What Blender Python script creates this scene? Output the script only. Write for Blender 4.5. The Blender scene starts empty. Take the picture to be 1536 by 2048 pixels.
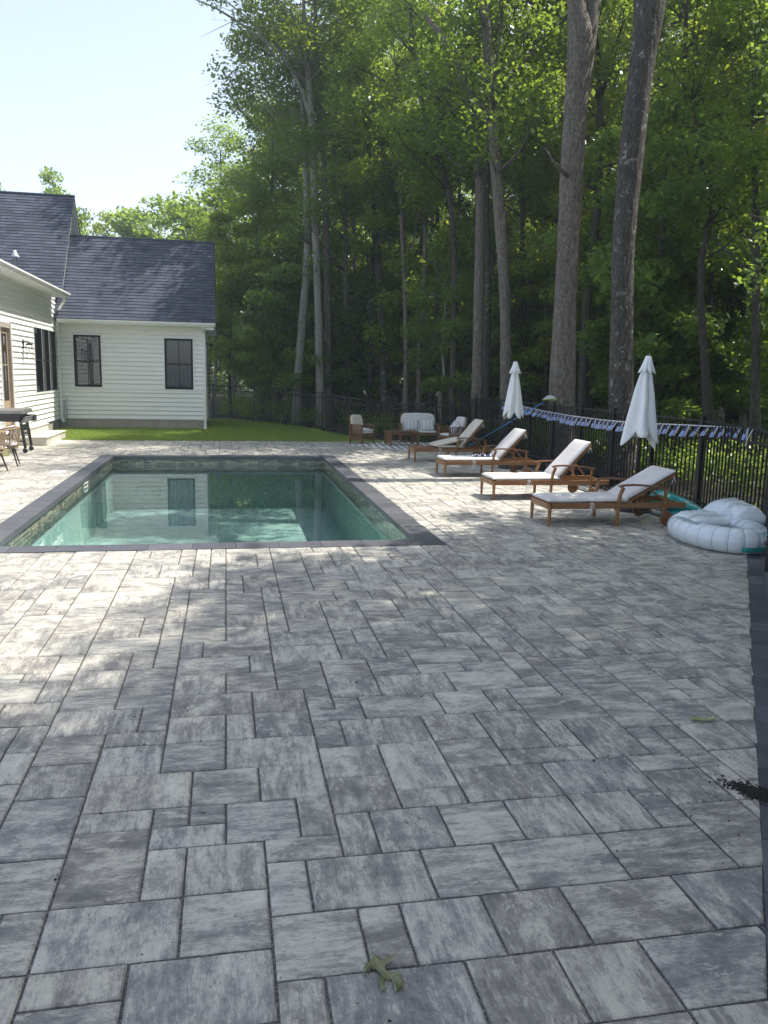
import bpy, bmesh, math, random
import numpy as np
from mathutils import Vector, Matrix
R = math.radians
PI = math.pi
S = bpy.context.scene
C = S.collection

# ------------------------------------------------------------------ camera
cam_d = bpy.data.cameras.new('camera'); cam = bpy.data.objects.new('camera', cam_d); C.objects.link(cam)
cam_d.sensor_fit = 'VERTICAL'; cam_d.sensor_height = 24.0; cam_d.lens = 1631.4/2048*24
cam_d.clip_start = 0.05; cam_d.clip_end = 2000
rx, ux, fx = (0.98201478,-0.18762934,0.02102839), (0.01084577,0.16725333,0.9858543), (0.18849226,0.96789542,-0.16628022)
cam.matrix_world = Matrix(((rx[0],ux[0],-fx[0],0),(rx[1],ux[1],-fx[1],0),(rx[2],ux[2],-fx[2],1.7),(0,0,0,1)))
S.camera = cam

# ------------------------------------------------------------------ light
SUN_EL, SUN_AZ = 58.0, 14.0            # azimuth counted from +x towards +y
W = bpy.data.worlds.new('World'); S.world = W; W.use_nodes = True
nt = W.node_tree; bg = nt.nodes['Background']
sky = nt.nodes.new('ShaderNodeTexSky'); sky.sky_type = 'NISHITA'; sky.sun_disc = False
sky.sun_elevation = R(SUN_EL); sky.sun_rotation = R(90-SUN_AZ)
sky.air_density = 1.0; sky.dust_density = 1.6; sky.ozone_density = 1.0; sky.altitude = 50
hs = nt.nodes.new('ShaderNodeHueSaturation'); hs.inputs['Saturation'].default_value = .66; nt.links.new(sky.outputs[0], hs.inputs['Color'])
nt.links.new(hs.outputs[0], bg.inputs[0]); bg.inputs[1].default_value = 0.081
sd = bpy.data.lights.new('sun', 'SUN'); sun = bpy.data.objects.new('sun', sd); C.objects.link(sun)
sd.energy = 2.2; sd.angle = R(0.5); sd.color = (1.0, 0.95, 0.86)
sv = Vector((math.cos(R(SUN_EL))*math.cos(R(SUN_AZ)), math.cos(R(SUN_EL))*math.sin(R(SUN_AZ)), math.sin(R(SUN_EL))))
sun.rotation_euler = sv.to_track_quat('Z', 'Y').to_euler()
S.view_settings.view_transform = 'Standard'; S.view_settings.look = 'None'
S.view_settings.exposure = 1.84; S.view_settings.gamma = 1.0
S.render.engine = 'CYCLES'
cy = S.cycles
cy.max_bounces = 8; cy.diffuse_bounces = 4; cy.glossy_bounces = 3; cy.transmission_bounces = 5
cy.transparent_max_bounces = 16; cy.volume_bounces = 1
cy.caustics_reflective = False; cy.caustics_refractive = False
cy.sample_clamp_indirect = 6.0; cy.use_denoising = True
try: cy.denoiser = 'OPENIMAGEDENOISE'
except Exception: pass

# ------------------------------------------------------------------ helpers
class MB:
    """collects faces, builds ONE mesh object"""
    def __init__(s): s.v=[]; s.f=[]; s.m=[]; s.uv=[]; s.col=[]
    def add(s, vs, fs, mi=0, uvs=None, col=None):
        o=len(s.v); s.v.extend([tuple(p) for p in vs])
        for k,f in enumerate(fs):
            s.f.append([o+i for i in f]); s.m.append(mi)
            s.uv.append(uvs[k] if uvs else [(0,0)]*len(f)); s.col.append(col or (.5,.5,.5))
        return s
    def box(s, c, d, rot=None, mi=0):
        x,y,z=d[0]/2,d[1]/2,d[2]/2
        vs=[Vector(p) for p in ((-x,-y,-z),(x,-y,-z),(x,y,-z),(-x,y,-z),(-x,-y,z),(x,-y,z),(x,y,z),(-x,y,z))]
        if rot is not None: vs=[rot@p for p in vs]
        c=Vector(c); return s.add([p+c for p in vs],[(0,3,2,1),(4,5,6,7),(0,1,5,4),(1,2,6,5),(2,3,7,6),(3,0,4,7)],mi)
    def b2(s, a, b, mi=0):
        return s.box([(a[i]+b[i])/2 for i in range(3)],[abs(b[i]-a[i]) for i in range(3)],None,mi)
    def bar(s, a, b, w, h, mi=0, up=(0,0,1)):
        a=Vector(a); b=Vector(b); d=b-a; L=d.length
        x=d.normalized(); y=Vector(up).cross(x)
        if y.length<1e-4: y=Vector((0,1,0)).cross(x)
        y.normalize(); z=x.cross(y)
        return s.box((a+b)/2,(L,w,h),Matrix((x,y,z)).transposed(),mi)
    def tube(s, pts, rad, n=8, mi=0, cap=True, jit=0, rng=None):
        P=[Vector(p) for p in pts]; N=len(P)
        if not hasattr(rad,'__len__'): rad=[rad]*N
        vs=[]; u=None
        for i in range(N):
            t=(P[min(i+1,N-1)]-P[max(i-1,0)]).normalized()
            if u is None:
                u=t.cross(Vector((0,0,1)))
                if u.length<.05: u=t.cross(Vector((0,1,0)))
            u=(u-t*u.dot(t)).normalized(); w=t.cross(u)
            for k in range(n):
                a=2*PI*k/n; r=rad[i]*(1+(rng.uniform(-jit,jit) if rng else 0))
                vs.append(P[i]+u*(math.cos(a)*r)+w*(math.sin(a)*r))
        fs=[];uvs=[]; acc=0
        for i in range(N-1):
            L=(P[i+1]-P[i]).length
            for k in range(n):
                k2=(k+1)%n; fs.append((i*n+k,i*n+k2,(i+1)*n+k2,(i+1)*n+k))
                uvs.append([(k/n,acc),((k+1)/n,acc),((k+1)/n,acc+L),(k/n,acc+L)])
            acc+=L
        if cap:
            fs.append(tuple(range(n))[::-1]); uvs.append([(0,0)]*n)
            fs.append(tuple((N-1)*n+k for k in range(n))); uvs.append([(0,0)]*n)
        return s.add(vs,fs,mi,uvs)
    def lathe(s, c, prof, n=20, mi=0, fn=None):
        c=Vector(c); vs=[]; fs=[]
        for i,(r,z) in enumerate(prof):
            for k in range(n):
                a=2*PI*k/n; rr=r; zz=z
                if fn: rr,zz=fn(i,a,r,z)
                vs.append(c+Vector((rr*math.cos(a),rr*math.sin(a),zz)))
        for i in range(len(prof)-1):
            for k in range(n):
                k2=(k+1)%n; fs.append((i*n+k,i*n+k2,(i+1)*n+k2,(i+1)*n+k))
        return s.add(vs,fs,mi)
    def build(s, name, mats, parent=None, smooth=False, bevel=0, angle=None, sub=0):
        me=bpy.data.meshes.new(name); me.from_pydata(s.v,[],s.f)
        if not isinstance(mats,(list,tuple)): mats=[mats]
        for m in mats: me.materials.append(m)
        me.polygons.foreach_set('material_index', s.m)
        uvl=me.uv_layers.new(name='UVMap'); flat=[c for f in s.uv for p in f for c in p]
        uvl.data.foreach_set('uv', flat)
        ca=me.color_attributes.new('tint','FLOAT_COLOR','CORNER')
        flat=[]
        for f,c in zip(s.f,s.col): flat.extend([c[0],c[1],c[2],1.0]*len(f))
        ca.data.foreach_set('color', flat)
        if smooth: me.polygons.foreach_set('use_smooth',[True]*len(s.f))
        me.update()
        o=bpy.data.objects.new(name,me); C.objects.link(o)
        if parent: o.parent=parent
        if bevel:
            b=o.modifiers.new('b','BEVEL'); b.width=bevel; b.segments=2; b.limit_method='ANGLE'; b.angle_limit=R(40)
        if sub:
            b=o.modifiers.new('s','SUBSURF'); b.levels=sub; b.render_levels=sub
        return o

def tag(o, label=None, cat=None, group=None, kind=None):
    if label: o['label']=label
    if cat: o['category']=cat
    if group: o['group']=group
    if kind: o['kind']=kind
    return o
def empty(name, loc, rz=0, label=None, cat=None, group=None):
    o=bpy.data.objects.new(name,None); C.objects.link(o); o.location=loc; o.rotation_euler=(0,0,rz)
    o.empty_display_size=.1
    return tag(o,label,cat,group)
def copy_tree(o, parent=None):
    c=o.copy(); C.objects.link(c); c.parent=parent
    for ch in list(o.children): copy_tree(ch,c)
    return c
def np_mesh(name, verts, faces4, mats, parent=None, tint=None, smooth=False, uv=None, midx=None):
    """verts (N,3), faces4 (M,4) -> object, fast"""
    me=bpy.data.meshes.new(name); n=len(verts); m=len(faces4); q=faces4.shape[1]
    me.vertices.add(n); me.vertices.foreach_set('co', np.ascontiguousarray(verts,dtype=np.float32).ravel())
    me.loops.add(m*q); me.loops.foreach_set('vertex_index', np.ascontiguousarray(faces4,dtype=np.int32).ravel())
    me.polygons.add(m); me.polygons.foreach_set('loop_start', np.arange(0,m*q,q,dtype=np.int32))
    try: me.polygons.foreach_set('loop_total', np.full(m,q,dtype=np.int32))
    except Exception: pass
    if not isinstance(mats,(list,tuple)): mats=[mats]
    for mt in mats: me.materials.append(mt)
    if midx is not None: me.polygons.foreach_set('material_index', midx.astype(np.int32))
    if smooth: me.polygons.foreach_set('use_smooth',np.ones(m,dtype=bool))
    me.update(calc_edges=True)
    if tint is not None:
        ca=me.color_attributes.new('tint','FLOAT_COLOR','CORNER')
        t=np.ones((m,q,4),dtype=np.float32); t[:,:,:3]=tint[:,None,:]
        ca.data.foreach_set('color', t.ravel())
    if uv is not None:
        ul=me.uv_layers.new(name='UVMap'); ul.data.foreach_set('uv', uv.astype(np.float32).ravel())
    o=bpy.data.objects.new(name,me); C.objects.link(o)
    if parent: o.parent=parent
    return o

# ------------------------------------------------------------------ materials
def mat(name): 
    m=bpy.data.materials.new(name); m.use_nodes=True; return m, m.node_tree, m.node_tree.nodes['Principled BSDF']
def N(nt,t,**kw):
    n=nt.nodes.new(t)
    for k,v in kw.items():
        if k.startswith('i_'):
            key=k[2:]; key=int(key) if key.isdigit() else key.replace('_',' ')
            n.inputs[key].default_value=v
        else: setattr(n,k,v)
    return n
def ramp(nt, fac, stops, interp='LINEAR'):
    r=nt.nodes.new('ShaderNodeValToRGB'); r.color_ramp.interpolation=interp
    e=r.color_ramp.elements
    while len(e)<len(stops): e.new(.5)
    for x,(p,c) in zip(e,stops): x.position=p; x.color=(*c,1) if len(c)==3 else c
    nt.links.new(fac,r.inputs[0]); return r
def coords(nt, kind='Object', scale=(1,1,1), rot=(0,0,0)):
    t=N(nt,'ShaderNodeTexCoord'); m=N(nt,'ShaderNodeMapping'); m.inputs['Scale'].default_value=scale; m.inputs['Rotation'].default_value=rot
    nt.links.new(t.outputs[kind],m.inputs[0]); return m.outputs[0]
def noise(nt, vec, scale, detail=4, rough=.55, dist=0):
    n=N(nt,'ShaderNodeTexNoise'); n.inputs['Scale'].default_value=scale; n.inputs['Detail'].default_value=detail
    n.inputs['Roughness'].default_value=rough; n.inputs['Distortion'].default_value=dist
    nt.links.new(vec,n.inputs['Vector']); return n.outputs['Fac']
def bump(nt, h, bs, strength=.3, dist=.01):
    b=N(nt,'ShaderNodeBump'); b.inputs['Strength'].default_value=strength; b.inputs['Distance'].default_value=dist
    nt.links.new(h,b.inputs['Height']); nt.links.new(b.outputs[0],bs.inputs['Normal']); return b
def mixc(nt, fac, a, b, mode='MIX'):
    m=N(nt,'ShaderNodeMix',data_type='RGBA',blend_type=mode)
    for inp,v in ((m.inputs[0],fac),(m.inputs[6],a),(m.inputs[7],b)):
        if isinstance(v,bpy.types.NodeSocket): nt.links.new(v,inp)
        elif isinstance(v,(int,float)): inp.default_value=v
        else: inp.default_value=(*v,1)
    return m.outputs[2]
def simple(name, col, rough=.5, metal=0, var=.12, nscale=6, bstr=0, bscale=60, spec=.5, kind='Object', stretch=(1,1,1)):
    m,nt,bs=mat(name); v=coords(nt,kind,stretch)
    f=noise(nt,v,nscale,5,.6)
    lo=[c*(1-var) for c in col]; hi=[min(1,c*(1+var)) for c in col]
    r=ramp(nt,f,[(.3,lo),(.7,hi)]); nt.links.new(r.outputs[0],bs.inputs['Base Color'])
    bs.inputs['Roughness'].default_value=rough; bs.inputs['Metallic'].default_value=metal
    bs.inputs['Specular IOR Level'].default_value=spec
    if bstr: bump(nt,noise(nt,v,bscale,4,.6),bs,bstr,.004)
    return m
M={}
# painted siding, trim
M['siding']=simple('white_siding',(.84,.84,.83),.45,var=.03,nscale=3,bstr=.12,bscale=90,stretch=(1,1,6))
M['trim']=simple('white_trim',(.82,.82,.81),.4,var=.02)
M['soffit']=simple('soffit_white',(.74,.75,.75),.5,var=.03)
M['black_frame']=simple('black_window_frame',(.008,.010,.016),.6,var=.1,spec=.15)
M['black_metal']=simple('black_powder_coat',(.012,.013,.016),.35,var=.15,nscale=20)
M['foundation']=simple('foundation_concrete',(.36,.33,.28),.9,var=.15,nscale=4,bstr=.3)
M['concrete_pad']=simple('concrete_pad',(.52,.49,.40),.9,var=.08,nscale=3,bstr=.2)
M['composite']=simple('composite_step',(.58,.55,.49),.6,var=.06,nscale=4,stretch=(1,8,1))
M['door_wood']=simple('door_wood',(.36,.27,.18),.5,var=.15,nscale=8,stretch=(8,8,.6))
M['door_trim']=simple('taupe_door_trim',(.42,.37,.32),.5,var=.04)
M['curtain']=simple('curtain_cloth',(.045,.085,.14),.9,var=.3,nscale=7,stretch=(5,5,.15))
M['room_dark']=simple('unlit_room',(.03,.03,.035),.9)
M['blind']=simple('screen_mesh',(.016,.020,.028),.7,var=.2)
M['cushion']=simple('cushion_fabric',(.66,.63,.61),.9,var=.05,nscale=5,bstr=.25,bscale=40)
M['cushion_cream']=simple('cream_cushion_fabric',(.66,.60,.50),.9,var=.06,nscale=5,bstr=.25,bscale=40)
M['canopy']=simple('umbrella_fabric',(.82,.84,.85),.85,var=.05,nscale=4,bstr=.25,bscale=14,stretch=(3,3,.6))
M['rope_white']=simple('white_cord',(.75,.76,.78),.8)
M['navy']=simple('navy_cloth',(.02,.03,.11),.8)
M['blue_cloth']=simple('light_blue_cloth',(.28,.40,.78),.8)
M['blue_pole']=simple('blue_aluminium_pole',(.05,.26,.60),.3,var=.05)
M['lime']=simple('lime_net_rim',(.32,.42,.12),.5)
M['net']=simple('pale_net_mesh',(.42,.46,.46),.9,bstr=.5,bscale=120)
M['teal_vinyl']=simple('turquoise_vinyl',(.03,.36,.36),.25,var=.12,nscale=9,bstr=.5,bscale=7)
M['gold']=simple('gold_print',(.45,.30,.08),.4)
M['steel']=simple('stainless_steel',(.45,.45,.46),.28,metal=1,var=.1)
M['rope_wicker']=simple('tan_wicker',(.30,.21,.13),.75,var=.2,nscale=40,bstr=.6,bscale=160)
M['mulch_bit']=simple('mulch_bits',(.018,.015,.013),.95,var=.5,nscale=30)
M['chip']=simple('pale_chips',(.62,.60,.55),.8,var=.2)
M['pvc']=simple('grey_pvc_pipe',(.50,.52,.53),.45,var=.05)

def wood(name, c1, c2, rough=.5):
    m,nt,bs=mat(name); v=coords(nt,'Object',(1.2,14,14))
    f=noise(nt,v,3,6,.65,.6); r=ramp(nt,f,[(.28,c1),(.72,c2)]); nt.links.new(r.outputs[0],bs.inputs['Base Color'])
    bs.inputs['Roughness'].default_value=rough; bump(nt,f,bs,.25,.003); return m
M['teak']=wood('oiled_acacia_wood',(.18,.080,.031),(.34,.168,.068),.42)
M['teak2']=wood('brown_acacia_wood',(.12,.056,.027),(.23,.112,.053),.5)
M['teak_slat']=wood('orange_acacia_slats',(.20,.085,.026),(.33,.155,.055),.5)  # seat slat wood, slightly more orange than the frames

def m_paver():
    m,nt,bs=mat('marbled_paver'); L=nt.links
    uv=N(nt,'ShaderNodeUVMap'); uv.uv_map='UVMap'
    att=N(nt,'ShaderNodeAttribute'); att.attribute_name='tint'
    sep=N(nt,'ShaderNodeSeparateColor'); L.new(att.outputs['Color'],sep.inputs[0])
    def mp(sc):
        k=N(nt,'ShaderNodeMapping'); k.inputs['Scale'].default_value=sc; L.new(uv.outputs[0],k.inputs[0]); return k.outputs[0]
    streak=noise(nt,mp((1.5,8.5,1)),3.2,9,.74,.08)
    fine=noise(nt,mp((14,50,1)),3.0,4,.7,.2)
    cloud=noise(nt,mp((1,1.5,1)),3.8,10,.72,.25)
    wl=mixc(nt,sep.outputs[2],(.62,.62,.62),(.20,.20,.20)); a=N(nt,'ShaderNodeMath',operation='MULTIPLY_ADD'); L.new(streak,a.inputs[0]); L.new(wl,a.inputs[1])
    wl2=mixc(nt,sep.outputs[2],(.38,.38,.38),(.80,.80,.80)); b=N(nt,'ShaderNodeMath',operation='MULTIPLY'); L.new(cloud,b.inputs[0]); L.new(wl2,b.inputs[1]); L.new(b.outputs[0],a.inputs[2])
    c=N(nt,'ShaderNodeMath',operation='MULTIPLY_ADD'); L.new(fine,c.inputs[0]); c.inputs[1].default_value=.20; L.new(a.outputs[0],c.inputs[2])
    d=N(nt,'ShaderNodeMath',operation='MULTIPLY_ADD'); L.new(sep.outputs[0],d.inputs[0]); d.inputs[1].default_value=.07; L.new(c.outputs[0],d.inputs[2])
    iso=noise(nt,mp((1,1,1)),34,6,.75); d2=N(nt,'ShaderNodeMath',operation='MULTIPLY_ADD'); L.new(iso,d2.inputs[0]); d2.inputs[1].default_value=.16; L.new(d.outputs[0],d2.inputs[2]); d=d2
    e=N(nt,'ShaderNodeMath',operation='SUBTRACT'); L.new(d.outputs[0],e.inputs[0]); e.inputs[1].default_value=.155
    r=ramp(nt,e.outputs[0],[(.42,(.155,.150,.150)),(.50,(.24,.231,.222)),(.555,(.345,.331,.305)),(.605,(.51,.488,.436)),(.70,(.66,.635,.565))])
    cr=noise(nt,mp((1,2.2,1)),5.5,12,.82,.1); crr=ramp(nt,cr,[(.545,(0,0,0)),(.585,(.75,.75,.75))])
    dk=noise(nt,mp((1.3,4,1)),8,12,.85,.1); dkr=ramp(nt,dk,[(.56,(0,0,0)),(.62,(.6,.6,.6))])
    base=mixc(nt,crr.outputs[0],r.outputs[0],(.60,.575,.50)); base=mixc(nt,dkr.outputs[0],base,(.17,.165,.165))
    # greenish / warm cast differing from stone to stone
    r2=mixc(nt,sep.outputs[1],(1.03,1.0,.945),(1.0,.995,.985)); col=mixc(nt,1.0,base,r2,'MULTIPLY')
    # dirt specks, rusty stains
    wc=coords(nt,'Object'); sp=noise(nt,wc,55,2,.5)
    spr=ramp(nt,sp,[(.70,(0,0,0)),(.76,(1,1,1))]); col=mixc(nt,spr.outputs[0],col,(.10,.095,.085))
    st=noise(nt,wc,1.3,5,.7); st2=ramp(nt,st,[(.63,(0,0,0)),(.78,(.45,.45,.45))]); col=mixc(nt,st2.outputs[0],col,(.26,.21,.15))
    wh=noise(nt,wc,26,3,.7); wh2=ramp(nt,wh,[(.735,(0,0,0)),(.77,(.8,.8,.8))]); col=mixc(nt,wh2.outputs[0],col,(.60,.60,.58))
    L.new(col,bs.inputs['Base Color'])
    rr=N(nt,'ShaderNodeMapRange'); L.new(fine,rr.inputs[0]); rr.inputs[3].default_value=.50; rr.inputs[4].default_value=.78; L.new(rr.outputs[0],bs.inputs['Roughness'])
    g=noise(nt,wc,220,3,.6); h1=N(nt,'ShaderNodeMath',operation='MULTIPLY_ADD'); L.new(cloud,h1.inputs[0]); h1.inputs[1].default_value=3.0; L.new(g,h1.inputs[2])
    h2=N(nt,'ShaderNodeMath',operation='MULTIPLY_ADD'); L.new(streak,h2.inputs[0]); h2.inputs[1].default_value=2.2; L.new(h1.outputs[0],h2.inputs[2])
    bump(nt,h2.outputs[0],bs,.8,.005); return m
M['paver']=m_paver()
def m_dark_stone(name, lo, hi, rough=.6):
    m,nt,bs=mat(name); L=nt.links; wc=coords(nt,'Object')
    att=N(nt,'ShaderNodeAttribute'); att.attribute_name='tint'; sep=N(nt,'ShaderNodeSeparateColor'); L.new(att.outputs['Color'],sep.inputs[0])
    n=noise(nt,wc,7,6,.65,.3); a=N(nt,'ShaderNodeMath',operation='MULTIPLY_ADD'); L.new(sep.outputs[0],a.inputs[0]); a.inputs[1].default_value=.35
    b=N(nt,'ShaderNodeMath',operation='MULTIPLY'); L.new(n,b.inputs[0]); b.inputs[1].default_value=.65; L.new(b.outputs[0],a.inputs[2])
    r=ramp(nt,a.outputs[0],[(.3,lo),(.72,hi)]); L.new(r.outputs[0],bs.inputs['Base Color']); bs.inputs['Roughness'].default_value=rough
    bump(nt,noise(nt,wc,160,3,.6),bs,.3,.002); return m
M['coping']=m_dark_stone('charcoal_coping_stone',(.062,.064,.074),(.105,.106,.120),.5)
M['border']=m_dark_stone('charcoal_border_stone',(.045,.047,.058),(.12,.12,.135),.6)

def m_joint():
    m,nt,bs=mat('joint_grit'); v=coords(nt); vo=N(nt,'ShaderNodeTexVoronoi'); vo.inputs['Scale'].default_value=260; nt.links.new(v,vo.inputs['Vector'])
    r=ramp(nt,vo.outputs['Color'],[(.1,(.045,.043,.042)),(.6,(.11,.105,.10)),(.95,(.33,.32,.31))]); nt.links.new(r.outputs[0],bs.inputs['Base Color'])
    bs.inputs['Roughness'].default_value=.95; bump(nt,vo.outputs['Distance'],bs,.8,.004); return m
M['joint']=m_joint()
def m_ground():
    m,nt,bs=mat('ground_soil'); v=coords(nt); n=noise(nt,v,5,8,.7); n2=noise(nt,v,40,4,.7)
    a=N(nt,'ShaderNodeMath',operation='MULTIPLY'); nt.links.new(n,a.inputs[0]); nt.links.new(n2,a.inputs[1])
    r=ramp(nt,a.outputs[0],[(.12,(.010,.008,.006)),(.3,(.035,.026,.017)),(.5,(.09,.062,.036))]); nt.links.new(r.outputs[0],bs.inputs['Base Color'])
    bs.inputs['Roughness'].default_value=.95; bump(nt,n2,bs,1.0,.03); return m
M['soil']=m_ground()
def m_lawn():
    m,nt,bs=mat('lawn_turf'); v=coords(nt); n=noise(nt,v,1.5,6,.7); r=ramp(nt,n,[(.3,(.13,.21,.035)),(.7,(.21,.29,.06))])
    nt.links.new(r.outputs[0],bs.inputs['Base Color']); bs.inputs['Roughness'].default_value=.9; bump(nt,noise(nt,v,90,3,.7),bs,1,.03); return m
M['lawn']=m_lawn()

def m_leaf(name, dark, light, trans, tw=.45, rough=.45):
    m=bpy.data.materials.new(name); m.use_nodes=True; nt=m.node_tree; L=nt.links
    bs=nt.nodes['Principled BSDF']; out=nt.nodes['Material Output']
    att=N(nt,'ShaderNodeAttribute'); att.attribute_name='tint'; sep=N(nt,'ShaderNodeSeparateColor'); L.new(att.outputs['Color'],sep.inputs[0])
    inf=N(nt,'ShaderNodeObjectInfo')
    ad=N(nt,'ShaderNodeMath',operation='MULTIPLY_ADD'); L.new(inf.outputs['Random'],ad.inputs[0]); ad.inputs[1].default_value=.35
    mu=N(nt,'ShaderNodeMath',operation='MULTIPLY'); L.new(sep.outputs[0],mu.inputs[0]); mu.inputs[1].default_value=.75; L.new(mu.outputs[0],ad.inputs[2])
    c=mixc(nt,ad.outputs[0],dark,light); L.new(c,bs.inputs['Base Color']); bs.inputs['Roughness'].default_value=rough
    bs.inputs['Specular IOR Level'].default_value=.35
    tr=N(nt,'ShaderNodeBsdfTranslucent'); tc=mixc(nt,ad.outputs[0],tuple(x*.75 for x in trans),trans); L.new(tc,tr.inputs[0])
    mx=N(nt,'ShaderNodeMixShader'); mx.inputs[0].default_value=tw; L.new(bs.outputs[0],mx.inputs[1]); L.new(tr.outputs[0],mx.inputs[2]); L.new(mx.outputs[0],out.inputs[0])
    return m
M['leaf']=m_leaf('oak_leaves',(.046,.11,.032),(.14,.215,.045),(.42,.56,.065),.5,.36)
M['leaf_y']=m_leaf('maple_leaves',(.07,.135,.03),(.20,.275,.05),(.58,.68,.07),.54,.36)
M['leaf_b']=m_leaf('beech_leaves',(.050,.125,.045),(.14,.23,.06),(.42,.58,.08),.48,.36)
M['grass']=m_leaf('grass_blades',(.15,.24,.045),(.30,.40,.09),(.50,.62,.10),.40,.6)
M['fallen_oak']=m_leaf('fallen_oak_leaf',(.085,.095,.035),(.22,.225,.12),(.2,.22,.08),.12,.4)
M['fallen_yellow']=m_leaf('fallen_yellow_leaf',(.36,.36,.14),(.46,.44,.20),(.3,.3,.1),.2,.6)

def m_bark(name, lo, hi, lichen, lamt=.5, vs=1.0, ls=3.1):
    m,nt,bs=mat(name); L=nt.links; v=coords(nt,'Object',(9*vs,9*vs,1.3*vs)); v2=coords(nt,'Object')
    a=noise(nt,v,3.2,7,.68,.7); vo=N(nt,'ShaderNodeTexVoronoi',feature='DISTANCE_TO_EDGE'); vo.inputs['Scale'].default_value=5.0; L.new(v,vo.inputs['Vector'])
    r=ramp(nt,a,[(.32,lo),(.62,hi)])
    vr=ramp(nt,vo.outputs['Distance'],[(.0,(.25,.25,.25)),(.16,(1,1,1))])
    col=mixc(nt,.75,r.outputs[0],vr.outputs[0],'MULTIPLY')
    l=noise(nt,v2,ls,6,.72,.4); lr=ramp(nt,l,[(.57,(0,0,0)),(.66,(lamt,lamt,lamt))]); col=mixc(nt,lr.outputs[0],col,lichen)
    L.new(col,bs.inputs['Base Color']); bs.inputs['Roughness'].default_value=.9
    h=N(nt,'ShaderNodeMath',operation='MULTIPLY_ADD'); L.new(vr.outputs[0],h.inputs[0]); h.inputs[1].default_value=.6; L.new(a,h.inputs[2])
    bump(nt,h.outputs[0],bs,1.0,.03); return m
M['bark']=m_bark('grey_brown_bark',(.11,.09,.074),(.33,.28,.24),(.26,.30,.24),.5)
M['bark_dark']=m_bark('dark_wet_bark',(.042,.036,.033),(.15,.128,.112),(.46,.46,.42),.95,1.0,6.5)
M['bark_pale']=m_bark('pale_bark',(.30,.28,.25),(.58,.54,.48),(.28,.32,.26),.5,1.4)
M['bark_far']=m_bark('woods_bark',(.045,.038,.032),(.16,.135,.115),(.16,.19,.15),.5)

def m_roof():
    m,nt,bs=mat('asphalt_shingles'); L=nt.links; uv=N(nt,'ShaderNodeUVMap'); uv.uv_map='UVMap'
    b=N(nt,'ShaderNodeTexBrick'); b.offset=.37; b.offset_frequency=2; b.squash=1; L.new(uv.outputs[0],b.inputs['Vector'])
    b.inputs['Scale'].default_value=1; b.inputs['Brick Width'].default_value=.33; b.inputs['Row Height'].default_value=.125; b.inputs['Mortar Size'].default_value=.004; b.inputs['Bias'].default_value=-.1
    b.inputs['Color1'].default_value=(.034,.042,.068,1); b.inputs['Color2'].default_value=(.070,.080,.118,1); b.inputs['Mortar'].default_value=(.02,.022,.032,1)
    n=noise(nt,uv.outputs[0],2.2,5,.6); r=ramp(nt,n,[(.3,(.8,.8,.82)),(.7,(1.15,1.15,1.12))]); c=mixc(nt,1,b.outputs[0],r.outputs[0],'MULTIPLY')
    g=noise(nt,uv.outputs[0],240,2,.5); gr=ramp(nt,g,[(.35,(.65,.65,.65)),(.65,(1.35,1.35,1.35))]); c=mixc(nt,1,c,gr.outputs[0],'MULTIPLY')
    L.new(c,bs.inputs['Base Color']); bs.inputs['Roughness'].default_value=.85; bump(nt,g,bs,.4,.004); return m
M['roof']=m_roof()

def m_glass(name, tint=(.75,.82,.84), ior=1.5):
    m=bpy.data.materials.new(name); m.use_nodes=True; nt=m.node_tree; L=nt.links; nt.nodes.remove(nt.nodes['Principled BSDF']); out=nt.nodes['Material Output']
    f=N(nt,'ShaderNodeFresnel'); f.inputs[0].default_value=ior; t=N(nt,'ShaderNodeBsdfTransparent'); t.inputs[0].default_value=(*tint,1)
    g=N(nt,'ShaderNodeBsdfGlossy'); g.inputs['Roughness'].default_value=.01
    n=noise(nt,coords(nt),2.0,2,.5); b=N(nt,'ShaderNodeBump'); b.inputs['Strength'].default_value=.06; b.inputs['Distance'].default_value=.02; L.new(n,b.inputs['Height']); L.new(b.outputs[0],g.inputs['Normal']) 
    ma=N(nt,'ShaderNodeMath',operation='MULTIPLY_ADD',use_clamp=True); L.new(f.outputs[0],ma.inputs[0]); ma.inputs[1].default_value=1.0; ma.inputs[2].default_value=.05
    x=N(nt,'ShaderNodeMixShader'); L.new(ma.outputs[0],x.inputs[0]); L.new(t.outputs[0],x.inputs[1]); L.new(g.outputs[0],x.inputs[2]); L.new(x.outputs[0],out.inputs[0]); return m
M['glass']=m_glass('window_glass')
def m_water():
    m=bpy.data.materials.new('pool_water'); m.use_nodes=True; nt=m.node_tree; L=nt.links; nt.nodes.remove(nt.nodes['Principled BSDF']); out=nt.nodes['Material Output']
    f=N(nt,'ShaderNodeFresnel'); f.inputs[0].default_value=1.42; t=N(nt,'ShaderNodeBsdfTransparent'); t.inputs[0].default_value=(.82,.93,.92,1)
    g=N(nt,'ShaderNodeBsdfGlossy'); g.inputs['Roughness'].default_value=.0
    n=noise(nt,coords(nt,'Object',(1,.6,1)),2.6,3,.5); b=N(nt,'ShaderNodeBump'); b.inputs['Strength'].default_value=.10; b.inputs['Distance'].default_value=.012; L.new(n,b.inputs['Height']); L.new(b.outputs[0],g.inputs['Normal']); L.new(b.outputs[0],f.inputs['Normal'])
    ma=N(nt,'ShaderNodeMath',operation='MULTIPLY_ADD',use_clamp=True); L.new(f.outputs[0],ma.inputs[0]); ma.inputs[1].default_value=1.4; ma.inputs[2].default_value=.02
    x=N(nt,'ShaderNodeMixShader'); L.new(ma.outputs[0],x.inputs[0]); L.new(t.outputs[0],x.inputs[1]); L.new(g.outputs[0],x.inputs[2]); L.new(x.outputs[0],out.inputs[0]); return m
M['water']=m_water()
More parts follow.
